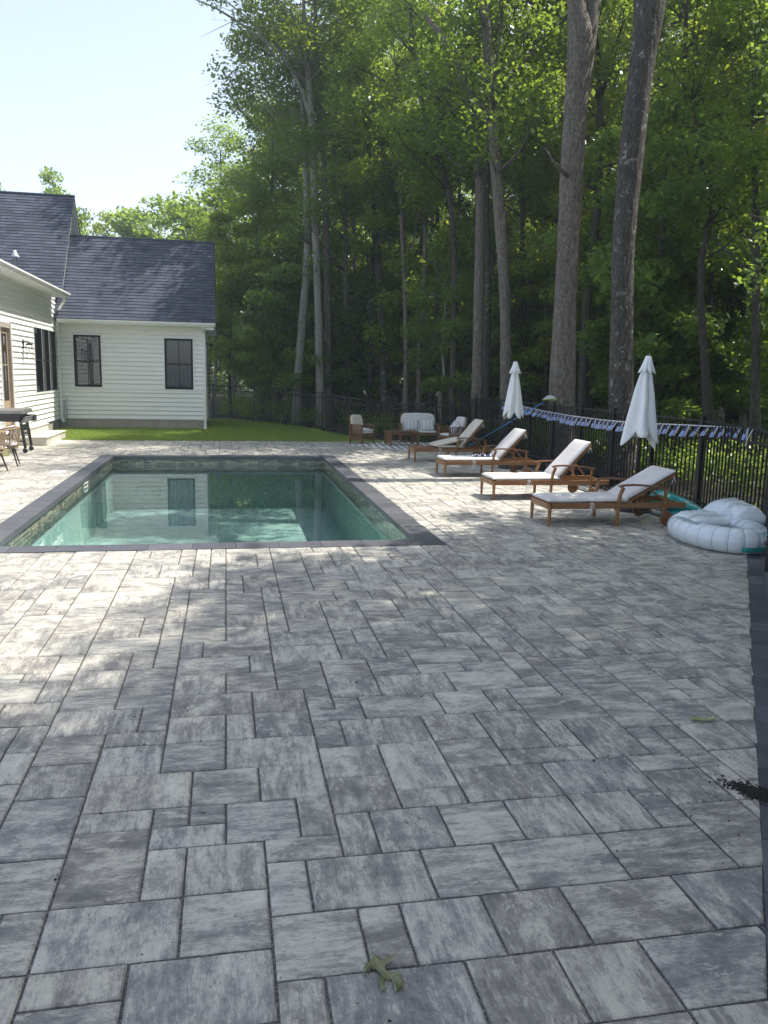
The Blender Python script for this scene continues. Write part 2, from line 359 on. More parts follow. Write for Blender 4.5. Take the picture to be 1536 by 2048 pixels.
def m_plaster():
    m,nt,bs=mat('teal_pebble_plaster'); v=coords(nt); vo=N(nt,'ShaderNodeTexVoronoi'); vo.inputs['Scale'].default_value=55; nt.links.new(v,vo.inputs['Vector'])
    r=ramp(nt,vo.outputs['Color'],[(.1,(.34,.52,.49)),(.5,(.52,.70,.66)),(.9,(.74,.88,.83))]); n=noise(nt,v,1.2,4,.6); r2=ramp(nt,n,[(.3,(.85,.9,.9)),(.7,(1.1,1.08,1.05))])
    nt.links.new(mixc(nt,1,r.outputs[0],r2.outputs[0],'MULTIPLY'),bs.inputs['Base Color']); bs.inputs['Roughness'].default_value=.8; return m
M['plaster']=m_plaster()
def m_tile():
    m,nt,bs=mat('mosaic_waterline_tile'); L=nt.links; uv=N(nt,'ShaderNodeUVMap'); uv.uv_map='UVMap'
    b=N(nt,'ShaderNodeTexBrick'); b.offset=.43; L.new(uv.outputs[0],b.inputs['Vector']); b.inputs['Scale'].default_value=1; b.inputs['Brick Width'].default_value=.15; b.inputs['Row Height'].default_value=.028
    b.inputs['Mortar Size'].default_value=.002; b.inputs['Bias'].default_value=-.1
    b.inputs['Color1'].default_value=(.10,.12,.11,1); b.inputs['Color2'].default_value=(.48,.42,.32,1); b.inputs['Mortar'].default_value=(.12,.12,.12,1)
    n=noise(nt,uv.outputs[0],12,3,.6); r=ramp(nt,n,[(.35,(.6,.68,.68)),(.65,(1.15,1.1,1.0))]); L.new(mixc(nt,1,b.outputs[0],r.outputs[0],'MULTIPLY'),bs.inputs['Base Color'])
    bs.inputs['Roughness'].default_value=.12; bump(nt,b.outputs['Fac'],bs,-.3,.003); return m
M['tile']=m_tile()
def m_stripe(name, c1, c2, scale, axis=0):
    m,nt,bs=mat(name); v=coords(nt); s=N(nt,'ShaderNodeSeparateXYZ'); nt.links.new(v,s.inputs[0]); a=N(nt,'ShaderNodeMath',operation='MULTIPLY'); nt.links.new(s.outputs[axis],a.inputs[0]); a.inputs[1].default_value=scale
    f=N(nt,'ShaderNodeMath',operation='FRACT'); nt.links.new(a.outputs[0],f.inputs[0]); r=ramp(nt,f.outputs[0],[(0,c1),(.42,c2),(.5,c1),(.58,c2),(.66,c1)],'CONSTANT'); nt.links.new(r.outputs[0],bs.inputs['Base Color']); bs.inputs['Roughness'].default_value=.9
    bump(nt,noise(nt,v,30,3,.6),bs,.2,.005); return m
M['stripe_pillow']=m_stripe('blue_grey_striped_cloth',(.66,.67,.66),(.18,.24,.30),11)
def m_rug():
    m,nt,bs=mat('black_white_rug'); L=nt.links; v=coords(nt); s=N(nt,'ShaderNodeSeparateXYZ'); L.new(v,s.inputs[0])
    def tri(a,b,sc):
        x=N(nt,'ShaderNodeMath',operation='MULTIPLY'); L.new(s.outputs[0],x.inputs[0]); x.inputs[1].default_value=a*sc*1.45
        y=N(nt,'ShaderNodeMath',operation='MULTIPLY_ADD'); L.new(s.outputs[1],y.inputs[0]); y.inputs[1].default_value=b*sc*1.45; L.new(x.outputs[0],y.inputs[2])
        f=N(nt,'ShaderNodeMath',operation='PINGPONG'); L.new(y.outputs[0],f.inputs[0]); f.inputs[1].default_value=.5; return f.outputs[0]
    p=tri(1,1,3.0); q=tri(1,-1,3.0); mx=N(nt,'ShaderNodeMath',operation='MINIMUM'); L.new(p,mx.inputs[0]); L.new(q,mx.inputs[1])
    r=ramp(nt,mx.outputs[0],[(0,(.70,.70,.68)),(.20,(.012,.013,.016))],'CONSTANT'); L.new(r.outputs[0],bs.inputs['Base Color']); bs.inputs['Roughness'].default_value=.95; return m
M['rug']=m_rug()
def m_vinyl(name, col, trans=.0):
    m,nt,bs=mat(name); bs.inputs['Base Color'].default_value=(*col,1); bs.inputs['Roughness'].default_value=.22; bs.inputs['Coat Weight'].default_value=.3
    bs.inputs['Subsurface Weight'].default_value=.0
    n=noise(nt,coords(nt,'Object',(1,1,.4)),9,4,.6); bump(nt,n,bs,.25,.015)
    if trans: bs.inputs['Alpha'].default_value=1-trans
    return m
M['vinyl']=m_vinyl('white_vinyl',(.70,.76,.80))
M['vinyl_clear']=m_vinyl('clear_vinyl',(.62,.68,.72),.45)
M['vinyl_teal']=m_vinyl('teal_print',(.05,.45,.44))
M['vinyl_seam']=m_vinyl('grey_seam',(.36,.44,.48))

# ------------------------------------------------------------------ terrain, lawn, patio
def gz(x,y):
    return -.50*math.exp(-((x-6.5)**2+(y-25)**2)/9.0) if y>17 else -.5*math.exp(-((x-6.5)**2+(y-25)**2)/9.0)
def gzt(x,y):
    z=gz(x,y)
    if x>6.6: z-=.06*min(1,(x-6.6)/3)
    if x>9: z+=.010*(x-9)+.05*math.sin(x*.9+y*.5)
    return z
PX0,PX1,PY0,PY1=-2.19,1.93,8.16,16.70       # water edge of the coping
CX0,CX1,CY0,CY1=-2.445,2.185,7.88,16.96      # outer edge of the coping
EX=5.60; FARY=20.5
def diag_x(y): return .275+.675*y if y<7.9 else EX
def grid_mesh(name, xs, ys, zf, mat_, skip, off=0):
    idx={}; vs=[]; fs=[]
    def vid(i,j):
        if (i,j) not in idx: idx[(i,j)]=len(vs); vs.append((xs[i],ys[j],zf(xs[i],ys[j])+off))
        return idx[(i,j)]
    for i in range(len(xs)-1):
        for j in range(len(ys)-1):
            cx=(xs[i]+xs[i+1])/2; cyy=(ys[j]+ys[j+1])/2
            if skip(cx,cyy): continue
            fs.append((vid(i,j),vid(i+1,j),vid(i+1,j+1),vid(i,j+1)))
    mb=MB(); mb.add(vs,fs); return mb.build(name,mat_,smooth=True)
xs=sorted(set([-60,-40,-30]+[-20+1.0*i for i in range(0,60)]+[PX0-.12,PX1+.12]+[45,60,80,110]))
ys=sorted(set([-40,-20,-10,-5]+[-3+1.0*i for i in range(0,50)]+[PY0-.12,PY1+.12]+[50,60,80,110]))
inpool=lambda x,y: PX0-.12<x<PX1+.12 and PY0-.12<y<PY1+.12
g_=grid_mesh('ground',xs,ys,gzt,M['soil'],inpool,-.06); tag(g_,kind='structure')
lx=[-12+.5*i for i in range(0,35)]; ly=[FARY-.02]+[21+.5*i for i in range(0,20)]
def lawn_skip(x,y):
    if -12<x<-.6 and 25<y<29: return True
    if x<-4.72 and y<25: return True
    return x>5.1 or (y>32) or (x>-.6 and y> 31.2-(x+.4)*1.40)
lawn=grid_mesh('lawn',lx,ly,gz,M['lawn'],lawn_skip,-.02); tag(lawn,kind='structure')
# joint bed under the pavers, a sheet with a hole for the pool
mb=MB()
def sheet(x0,y0,x1,y1,z): mb.add([(x0,y0,z),(x1,y0,z),(x1,y1,z),(x0,y1,z)],[(0,1,2,3)])
z0=-.009
sheet(-9,-1.5,CX0+.05,FARY,z0); sheet(CX1-.05,7.9,EX+.16,FARY,z0); sheet(CX0+.05,-1.5,CX1-.05,CY0+.05,z0) if False else None
mb.add([(CX0+.05,-1.5,z0),(-.55,-1.5,z0),(CX1-.05,2.55,z0),(CX1-.05,CY0+.05,z0),(CX0+.05,CY0+.05,z0)],[(0,1,2,3,4)])
mb.add([(CX1-.05,2.55,z0),(EX+.16,7.66,z0),(EX+.16,7.9,z0),(CX1-.05,7.9,z0)],[(0,1,2,3)])
sheet(CX0+.05,CY1-.05,CX1-.05,FARY,z0)
tag(mb.build('paver_joints',M['joint']),kind='structure')

def clip(poly, nx, ny, d):
    """keep the side nx*x+ny*y<=d"""
    out=[]
    for i in range(len(poly)):
        a=poly[i]; b=poly[(i+1)%len(poly)]; fa=nx*a[0]+ny*a[1]-d; fb=nx*b[0]+ny*b[1]-d
        if fa<=0: out.append(a)
        if (fa<0<fb) or (fb<0<fa):
            t=fa/(fa-fb); out.append((a[0]+t*(b[0]-a[0]),a[1]+t*(b[1]-a[1])))
    return out
def area(p): return .5*abs(sum(p[i][0]*p[(i+1)%len(p)][1]-p[(i+1)%len(p)][0]*p[i][1] for i in range(len(p)))) if len(p)>2 else 0
def slab(mb, poly, z, rng, gap=.0045, bev=.007, depth=.03, mi=0, uvrot=None, irr=0):
    cx=sum(p[0] for p in poly)/len(poly); cyy=sum(p[1] for p in poly)/len(poly)
    def inset(p,g):
        dx=p[0]-cx; dy=p[1]-cyy; return (p[0]-math.copysign(min(g,abs(dx)),dx), p[1]-math.copysign(min(g,abs(dy)),dy))
    n=len(poly)
    o=[inset(p,gap) for p in poly]; b=[inset(p,gap+bev) for p in poly]
    if irr: # split edges so the outline is slightly uneven
        def rough(q):
            r=[]
            for i in range(len(q)):
                a=q[i]; c=q[(i+1)%len(q)]; L=math.hypot(c[0]-a[0],c[1]-a[1]); r.append(a); k=int(L/.07)
                for j in range(1,k+1):
                    t=j/(k+1); nxx=-(c[1]-a[1])/L; nyy=(c[0]-a[0])/L; r.append((a[0]+t*(c[0]-a[0]),a[1]+t*(c[1]-a[1])))
            return r
        o=rough(o); b=rough(b); n=min(len(o),len(b)); 
        if len(o)!=len(b): o=[inset(p,gap) for p in poly]; b=[inset(p,gap+bev) for p in poly]; n=len(poly)
        else:
            js=[(rng.uniform(-irr,irr),rng.uniform(-irr,irr)) for _ in range(n)]
            o=[(p[0]+j[0],p[1]+j[1]) for p,j in zip(o,js)]; b=[(p[0]+j[0],p[1]+j[1]) for p,j in zip(b,js)]
    tx=rng.uniform(-.0018,.0018)*1.6; ty=rng.uniform(-.0018,.0018)*1.6
    zt=lambda p: z+(p[0]-cx)*tx*3+(p[1]-cyy)*ty*3
    vs=[(p[0],p[1],zt(p)) for p in b]+[(p[0],p[1],zt(p)-bev*.8) for p in o]+[(p[0],p[1],z-depth) for p in o]
    fs=[tuple(range(n))]+[(n+i,n+(i+1)%n,(i+1)%n,i) for i in range(n)]+[(2*n+i,2*n+(i+1)%n,n+(i+1)%n,n+i) for i in range(n)]
    ou=rng.uniform(0,50); ov=rng.uniform(0,50); rot=uvrot if uvrot is not None else (rng.random()<.5)
    def uv(i):
        x,y=vs[i][0]-cx,vs[i][1]-cyy; 
        return (y+ou,x+ov) if rot else (x+ou,y+ov)
    mb.add(vs,fs,mi,[[uv(i) for i in f] for f in fs],(rng.random(),rng.random(),rng.random()))
rng=random.Random(11)
UX,UY=.1385,.144; X0=.12-UX*66; Y0=2.36-UY*20
nxg=int((EX-X0)/UX)+2; nyg=int((FARY-Y0)/UY)+1
occ=[[False]*nyg for _ in range(nxg)]
PADX0,PADX1,PADY0,PADY1=-5.2,-3.2,18.42,FARY
fixed=[(66+a,20+b,c,d_) for a,b,c,d_ in ((0,-2,2,2),(2,-2,1,2),(3,-2,2,2),(5,-2,2,2),(0,0,1,2),(1,0,3,2),(4,0,2,2),(6,0,3,2),(0,2,2,1),(2,2,1,2),(3,2,2,2),(5,2,2,2),(7,2,2,2),(2,4,2,2),(4,4,2,1),(4,5,2,3),(2,6,2,2),(6,4,3,2),(-2,-1,2,2),(-2,1,2,2),(-1,3,2,2),(1,3,1,2),(0,5,2,2),(-2,5,2,2),(-1,7,3,2),(0,9,2,2),(2,8,1,2),(3,8,3,2),(2,10,2,1),(4,-4,2,2),(1,-4,3,2),(0,-4,1,2))]
pav=MB(); bord=MB()
ledge={}
def place(i,j,w,h):
    for b in range(j,j+h): ledge[(i,b)]=True; ledge[(i+w,b)]=True
    for a in range(i,i+w):
        for b in range(j,j+h): occ[a][b]=True
    x0=X0+i*UX; x1=X0+(i+w)*UX; y0=Y0+j*UY; y1=min(Y0+(j+h)*UY,FARY)
    poly=[(x0,y0),(x1,y0),(x1,y1),(x0,y1)]
    poly=clip(poly,1,0,EX)
    # diagonal edge  x <= .26+.675y
    poly=clip(poly,1,-.675,.275)
    for (hx0,hx1,hy0,hy1) in ((CX0,CX1,CY0,CY1),(PADX0,PADX1,PADY0,PADY1)):
        if len(poly)<3: return
        if max(p[0] for p in poly)<=hx0+1e-6 or min(p[0] for p in poly)>=hx1-1e-6 or max(p[1] for p in poly)<=hy0+1e-6 or min(p[1] for p in poly)>=hy1-1e-6: continue
        best=max((clip(poly,1,0,hx0),clip(poly,-1,0,-hx1),clip(poly,0,1,hy0),clip(poly,0,-1,-hy1)),key=area)
        poly=best
    if area(poly)<.0015: return
    slab(pav,poly,rng.uniform(-.0012,.0012),rng,irr=.0012 if (y0<9) else 0)
for f in fixed: place(*f)
sizes=[((3,2),.26),((2,2),.44),((1,2),.075),((3,1),.02),((2,1),.13),((2,3),.06),((1,1),.01)]
for j in range(nyg):
    for i in range(nxg):
        if occ[i][j]: continue
        opts=[]
        for (w,h),p in sizes:
            if i+w>nxg or j+h>nyg: continue
            if any(occ[a][b] for a in range(i,i+w) for b in range(j,j+h)): continue
            if j>0 and i>0 and (ledge.get((i,j-1)) or ledge.get((i+w,j-1))): p*=.25
            opts.append(((w,h),p))
        tot=sum(p for _,p in opts); k=rng.random()*tot
        for (w,h),p in opts:
            k-=p
            if k<=0: break
        place(i,j,w,h)
pat=pav.build('patio_paving',M['paver']); tag(pat,kind='structure')
# charcoal border course
d=Vector((.675,1.0)).normalized(); nn=Vector((d.y,-d.x)); p=Vector((.275+.675*(-1.2),-1.2)); s=0; end=(Vector((EX,7.911))-p).length
while s<end-.05:
    L=min(rng.choice((.21,.28,.28,.35)),end-s); a=p+d*s; b=p+d*(s+L)
    slab(bord,[tuple(a),tuple(a+nn*.118),tuple(b+nn*.118),tuple(b)],.001,rng,gap=.002); s+=L
y=7.98
while y<FARY:
    L=min(rng.choice((.21,.28,.28,.35)),FARY-y)
    if L>.03: slab(bord,[(EX,y),(EX+.118,y),(EX+.118,y+L),(EX,y+L)],.001,rng,gap=.002)
    y+=L
tag(bord.build('border_course',M['border']),kind='structure')
mb=MB(); mb.b2((PADX0,PADY0+.004,-.03),(PADX1-.004,PADY1,.004)); tag(mb.build('concrete_landing',M['concrete_pad'],bevel=.004),kind='structure')

def wb(mb,name,mats,parent,**k):
    o=mb.build(name,mats,parent,**k); o.location=-parent.location; return o
# ------------------------------------------------------------------ pool
pool=empty('swimming_pool',(0,12.4,0),0,'rectangular in-ground pool with charcoal coping and mosaic waterline tile','swimming pool')
rng=random.Random(5); cp=MB()
def run(a,b,fixed_lo,fixed_hi,axis,step=.415):
    n=round((b-a)/step)
    for k in range(n):
        q0=a+(b-a)*k/n; q1=a+(b-a)*(k+1)/n
        poly=[(q0,fixed_lo),(q1,fixed_lo),(q1,fixed_hi),(q0,fixed_hi)] if axis==0 else [(fixed_lo,q0),(fixed_hi,q0),(fixed_hi,q1),(fixed_lo,q1)]
        slab(cp,poly,.006,rng,gap=.0015,bev=.004,depth=.066)
run(CX0,CX1,CY0,PY0,0); run(CX0,CX1,PY1,CY1,0); run(PY0,PY1,CX0,PX0,1); run(PY0,PY1,PX1,CX1,1)
wb(cp,'coping',M['coping'],pool)
cb=MB()   # mortar core just under the coping
for a,b in (((CX0+.01,CY0+.01,-.065),(CX1-.01,PY0-.006,-.004)),((CX0+.01,PY1+.006,-.065),(CX1-.01,CY1-.01,-.004)),((CX0+.01,PY0-.004,-.064),(PX0-.006,PY1+.004,-.004)),((PX1+.006,PY0-.004,-.064),(CX1-.01,PY1+.004,-.004))): cb.b2(a,b)
wb(cb,'coping_core',M['coping'],pool)
TW=.03
tl=MB()
def wallq(mb,a,b,z0,z1):
    L=math.hypot(b[0]-a[0],b[1]-a[1]); mb.add([(a[0],a[1],z0),(b[0],b[1],z0),(b[0],b[1],z1),(a[0],a[1],z1)],[(0,1,2,3)],0,[[(0,z0),(L,z0),(L,z1),(0,z1)]])
c4=[(PX0-TW,PY0-TW),(PX1+TW,PY0-TW),(PX1+TW,PY1+TW),(PX0-TW,PY1+TW)]
for i in range(4): wallq(tl,c4[(i+1)%4],c4[i],-.33,-.05)
wb(tl,'tile_band',M['tile'],pool)
bs_=MB()
for i in range(4): wallq(bs_,c4[(i+1)%4],c4[i],-1.05,-.33)
bs_.add([(*c4[0],-1.05),(*c4[1],-1.05),(*c4[2],-1.05),(*c4[3],-1.05)],[(0,1,2,3)])
wb(bs_,'basin',M['plaster'],pool)
sk=MB(); sk.b2((PX0-TW-.005,13.42,-.245),(PX0-TW+.012,13.74,-.232)); sk.b2((PX0-TW-.005,13.42,-.115),(PX0-TW+.012,13.74,-.102)); sk.b2((PX0-TW-.005,13.42,-.232),(PX0-TW+.012,13.435,-.115)); sk.b2((PX0-TW-.005,13.725,-.232),(PX0-TW+.012,13.74,-.115)); sk.b2((PX0-TW-.005,13.435,-.18),(PX0-TW+.008,13.725,-.17))
wb(sk,'skimmer_frame',M['trim'],pool)
wt=MB(); wt.add([(PX0-TW+.001,PY0-TW+.001,-.175),(PX1+TW-.001,PY0-TW+.001,-.175),(PX1+TW-.001,PY1+TW-.001,-.175),(PX0-TW+.001,PY1+TW-.001,-.175)],[(0,1,2,3)])
tag(wt.build('pool_water',M['water']),kind='structure')
# skimmer lid set in the paving
sl=MB(); sl.b2((-2.86,14.02,-.004),(-2.62,14.30,.010)); tag(sl.build('skimmer_lid',M['trim'],bevel=.003),'small pale access lid set in the paving left of the pool','lid')

# ------------------------------------------------------------------ house
def lap(mb,O,U,V,Nn,uint,v0,v1,e,t,openings=(),mi=0,uvo=(0,0),drip=0):
    O=Vector(O);U=Vector(U);V=Vector(V);Nn=Vector(Nn); v=v0
    flip=U.cross(V).dot(Nn)<0
    def P(u,vv,off): return O+U*u+V*vv+Nn*(off+.002)
    def q(a,b,c,d_,uvs):
        f=(0,3,2,1) if flip else (0,1,2,3); mb.add([a,b,c,d_],[f],mi,[[uvs[i] for i in f]])
    while v<v1-1e-6:
        a=v; b=min(v+e,v1); br=sorted({a,b}|{z for o in openings for z in (o[2],o[3]) if a<z<b})
        for c0,c1 in zip(br,br[1:]):
            ua0,ua1=uint(c0); ub0,ub1=uint(c1); ivs=[(0.,1.)]
            if ua1-ua0<=1e-5 and ub1-ub0<=1e-5: continue
            cuts=[(o[0],o[1]) for o in openings if o[2]<=c0+1e-6 and o[3]>=c1-1e-6]
            segs=[]; 
            if cuts:
                cur=ua0
                for o0,o1 in sorted(cuts):
                    if o0>cur: segs.append((cur,o0,cur,o0))
                    cur=max(cur,o1)
                if cur<ua1: segs.append((cur,ua1,cur,ub1))
            else: segs.append((ua0,ua1,ub0,ub1))
            o0=t*(1-(c0-a)/e); o1=t*(1-(c1-a)/e)
            if drip and abs(c0-a)<1e-6 and c1-c0>drip*1.2:
                for s0,s1,s2,s3 in segs: q(P(s0,c0,0),P(s1,c0,0),P(s1,c0+drip,t),P(s0,c0+drip,t),[(s0,c0)]*4)
                c0=c0+drip; o0=t
            for s0,s1,s2,s3 in segs:
                q(P(s0,c0,o0),P(s1,c0,o0),P(s3,c1,o1),P(s2,c1,o1),[(s0+uvo[0],c0+uvo[1]),(s1+uvo[0],c0+uvo[1]),(s3+uvo[0],c1+uvo[1]-1e-4),(s2+uvo[0],c1+uvo[1]-1e-4)])
                if abs(c0-a)<1e-6: q(P(s0,c0,0),P(s1,c0,0),P(s1,c0,t),P(s0,c0,t),[(s0,c0)]*4)
        v=b
house=empty('house',(-4.72,25,0),0,'white clapboard house with dark blue-grey shingle roof and black-framed windows','house')
WY=25.0; WX0=-4.72; WX1=-.60; WYB=28.8; RY=26.9; RZ=5.58; SL=1.10; E=.128
Zs=.23
win=[(-4.28,-3.50,1.15,2.65),(-1.77,-.93,1.12,2.62)]
mb=MB(); lap(mb,(0,WY,0),(1,0,0),(0,0,1),(0,-1,0),lambda z:(WX0+.04,WX1-.03),Zs,3.05,E,.034,win,drip=.034)
wb(mb,'front_siding',M['siding'],house)
# right side with gable
def sidey(z):
    if z<3.49: return (WY+.03,WYB-.03)
    h=(z-RZ+.07)/SL; return (min(RY,RY+h),max(RY,RY-h)) if z<RZ-.07 else (RY,RY)
mb=MB(); lap(mb,(WX1,0,0),(0,1,0),(0,0,1),(1,0,0),sidey,Zs,RZ-.07,E,.027,[(26.2,27.0,1.17,2.62)])
wb(mb,'side_siding',M['siding'],house)
mb=MB(); mb.b2((WX0,WYB-.02,-.2),(WX1-.01,WYB,3.4)); wb(mb,'rear_wall',M['siding'],house)
mb=MB(); mb.b2((WX0+.02,WY+.015,-.3),(WX1-.015,WYB-.03,Zs-.002)); mb.b2((-12,15.2,-.3),(WX0-.02,WY,Zs-.002)); wb(mb,'foundation',M['foundation'],house)
mb=MB(); mb.b2((WX1-.045,WY-.028,Zs-.01),(WX1+.026,WY+.06,3.03)); wb(mb,'corner_trim',M['trim'],house)
# wing roof
def roofp(yE,zE,yR,zR,x0,x1,name,e=.125):
    V=Vector((0,yR-yE,zR-zE)); L=V.length; V.normalize(); U=Vector((1,0,0)); Nn=U.cross(V)
    if Nn.z<0: Nn=-Nn
    mb=MB(); lap(mb,(0,yE,zE),U,V,Nn,lambda v:(x0,x1),0,L,e,.012,uvo=(20,0))
    return wb(mb,name,M['roof'],house)
roofp(24.58,3.06,RY,RZ+.03,-4.74,-.30,'wing_roof')
roofp(29.25,3.0,RY,RZ+.03,-4.74,-.30,'wing_roof_back')
def deck(pts,x0,x1,th,name,mt):
    mb=MB(); n=len(pts); vs=[(x0,y,z) for y,z in pts]+[(x1,y,z) for y,z in pts]+[(x0,y,z-th) for y,z in pts]+[(x1,y,z-th) for y,z in pts]
    fs=[]
    for i in range(n-1): fs+=[(2*n+i,2*n+i+1,3*n+i+1,3*n+i),(n+i,n+i+1,3*n+i+1,3*n+i),(i,i+1,2*n+i+1,2*n+i)]
    fs+=[(0,n,3*n,2*n),(n-1,2*n-1,4*n-1,3*n-1)]
    mb.add(vs,fs); return wb(mb,name,mt,house)
deck([(24.59,3.045),(RY,RZ+.015),(29.24,2.985)],-4.6,-.32,.10,'wing_rake_board',M['trim'])
mb=MB(); mb.tube([(-4.6,RY,RZ+.035),(-.29,RY,RZ+.035)],.035,8); wb(mb,'wing_ridge_cap',M['roof'],house)
# gutter & soffit of the wing
def gutter(mb,a,b,out,w=.11,h=.10):
    a=Vector(a);b=Vector(b);o=Vector(out); z=Vector((0,0,1))
    prof=[(0,0),(0,-h),(w*.6,-h),(w,-h*.35),(w,0),(w-.012,0),(w-.012,-h*.3),(w*.55,-h+.012),(.012,-h+.012),(.012,0)]
    n=len(prof); vs=[a+o*p+z*q for p,q in prof]+[b+o*p+z*q for p,q in prof]
    mb.add(vs,[(i,(i+1)%n,n+(i+1)%n,n+i) for i in range(n)]+[tuple(range(n)),tuple(range(2*n-1,n-1,-1))])
mb=MB(); gutter(mb,(-4.6,24.62,3.045),(-.29,24.62,3.045),(0,-1,0)); wb(mb,'wing_gutter',M['trim'],house)
mb=MB(); mb.b2((-4.6,24.62,2.93),(-.36,WY-.002,2.95)); mb.b2((WX1+.0,24.62,2.93),(-.34,WYB+.4,2.945)) if False else None; wb(mb,'wing_soffit',M['soffit'],house)
mb=MB(); mb.b2((WX1+.01,24.64,2.86),(-.33,24.66,3.0)); wb(mb,'eave_return',M['trim'],house)
def spout(pts,name='downspout',w=.065,d_=.05):
    mb=MB()
    for a,b in zip(pts,pts[1:]): mb.bar(a,b,w,d_,up=(0,1,0) if abs(Vector(b)[2]-Vector(a)[2])>.5*((Vector(b)-Vector(a)).length) else (0,0,1))
    return wb(mb,name,M['trim'],house)
spout([(-.62,24.56,2.95),(-.62,24.60,2.90),(-.62,24.93,2.76),(-.62,24.93,.0),(-.60,24.80,-.04)])
spout([(-4.36,24.42,3.62),(-4.36,24.45,3.52),(-4.64,24.88,3.22),(-4.64,24.88,.28),(-4.56,24.70,.16)])
mb=MB(); mb.tube([(-4.46,24.93,.84),(-4.52,24.89,.80),(-4.55,24.88,.72),(-4.55,24.88,.18),(-4.50,24.9,.10)],.022,8); mb.tube([(-4.50,24.9,.74),(-4.50,24.9,.16)],.012,6); wb(mb,'conduit_pipe',M['pvc'],house,smooth=True)

def window(O,U,Nn,u0,u1,z0,z1,cols=2,sash=True,back='curtain',fr=.052,casing=True,label=None,mull=None):
    O=Vector(O);U=Vector(U);Nn=Vector(Nn); Z=Vector((0,0,1))
    def B(mb,a0,a1,b0,b1,n0,n1):
        c=O+U*((a0+a1)/2)+Z*((b0+b1)/2)+Nn*((n0+n1)/2); rot=Matrix((U,Nn,Z)).transposed(); mb.box(c,(abs(a1-a0),abs(n1-n0),abs(b1-b0)),rot)
    f=MB(); w0,w1=u0+.018,u1-.018; y0,y1=z0+.018,z1-.018
    B(f,w0,w0+fr,y0,y1,-.05,.040); B(f,w1-fr,w1,y0,y1,-.05,.040); B(f,w0+fr,w1-fr,y0,y0+fr*1.3,-.05,.040); B(f,w0+fr,w1-fr,y1-fr,y1,-.05,.040)
    zm=(y0+y1)/2
    if sash: B(f,w0+fr,w1-fr,zm-.018,zm+.018,-.04,.016)
    root=wb(f,'window',M['black_frame'],house)
    def sub(mb,name,mt):
        o=mb.build(name,mt,root); return o
    if cols==2:
        k=MB(); um=(w0+w1)/2; B(k,um-.008,um+.008,y0+fr*1.3,zm-.018,-.02,.006); B(k,um-.008,um+.008,zm+.018,y1-fr,-.02,.006); sub(k,'muntin',M['black_frame'])
    if casing:
        c=MB(); B(c,u0-.022,u0+.018,z0-.022,z1+.022,-.05,.034); B(c,u1-.018,u1+.022,z0-.022,z1+.022,-.05,.034); B(c,u0+.018,u1-.018,z0-.022,z0+.018,-.05,.034); B(c,u0+.018,u1-.018,z1-.018,z1+.022,-.05,.034); sub(c,'casing',M['trim'])
    g=MB(); a=[O+U*p+Z*q+Nn*-.012 for p,q in ((w0+fr,y0+fr),(w1-fr,y0+fr),(w1-fr,y1-fr),(w0+fr,y1-fr))]; g.add(a,[(0,1,2,3)]); sub(g,'pane',M['glass'])
    cb=MB(); nfold=26; vs=[]; fs=[]
    amp=.014 if back=='curtain' else 0
    for i in range(nfold+1):
        u=u0+(u1-u0)*i/nfold; off=-.10+amp*math.sin(i*2.1)+amp*.5*math.sin(i*.7+1)
        vs+=[O+U*u+Z*z0+Nn*off, O+U*u+Z*z1+Nn*off]
    for i in range(nfold): fs.append((2*i,2*i+2,2*i+3,2*i+1))
    cb.add(vs,fs); sub(cb,'curtain' if back=='curtain' else 'screen',M['curtain'] if back=='curtain' else M['blind'])
    # reveal sides so that no light leaks behind the frame
    rv=MB(); B(rv,u0,u0+.004,z0,z1,-.12,-.05); B(rv,u1-.004,u1,z0,z1,-.12,-.05); B(rv,u0,u1,z0,z0+.004,-.12,-.05); B(rv,u0,u1,z1-.004,z1,-.12,-.05); sub(rv,'reveal',M['room_dark'])
    return root
window((0,WY,0),(1,0,0),(0,-1,0),*win[0]); window((0,WY,0),(1,0,0),(0,-1,0),*win[1])
window((WX1,0,0),(0,1,0),(1,0,0),26.2,27.0,1.17,2.62,back='screen')
# left block: wall facing the patio
LX=WX0; LZ=3.62
tri=[(22.05,22.90),(22.93,23.78),(23.81,24.66)]
door_o=(18.78,19.80,.40,2.66)
mb=MB(); lap(mb,(LX,0,0),(0,1,0),(0,0,1),(1,0,0),lambda z:(15.2,WY-.0),Zs,LZ,E,.030,[(a,b,1.06,2.70) for a,b in tri]+[door_o,(22.90,22.93,1.06,2.70),(23.78,23.81,1.06,2.70)],drip=.025)
wb(mb,'patio_wall_siding',M['siding'],house)
for a,b in tri: window((LX,0,0),(0,1,0),(1,0,0),a,b,1.06,2.70,cols=1,back='screen',fr=.02)
for yy in (22.90,23.78):
    mb=MB(); mb.b2((LX-.03,yy,1.06),(LX+.027,yy+.03,2.70)); wb(mb,'window_mullion',M['trim'],house)
# upper wall between the gutter and the main gable
MRY=27.6; MRZ=6.87; MSL=1.158
def gab(z):
    h=(MRZ-.08-z)/MSL; a=MRY-h; b=MRY+h; return (max(a,24.55),min(b,30.3))
mb=MB(); lap(mb,(LX-.0,0,0),(0,1,0),(0,0,1),(1,0,0),gab,LZ,MRZ-.09,E,.017); wb(mb,'gable_siding',M['siding'],house)
roofp(24.97,MRZ-MSL*2.63,MRY,MRZ,-14,-4.50,'main_roof'); roofp(30.6,MRZ-MSL*3.0,MRY,MRZ,-14,-4.50,'main_roof_back')
deck([(24.99,MRZ-MSL*2.61-.02),(MRY,MRZ-.015),(30.59,MRZ-MSL*2.99-.02)],-13.9,-4.52,.12,'main_rake_board',M['trim'])
mb=MB(); mb.tube([(-14,MRY,MRZ+.01),(-4.49,MRY,MRZ+.01)],.04,8); wb(mb,'main_ridge_cap',M['roof'],house)
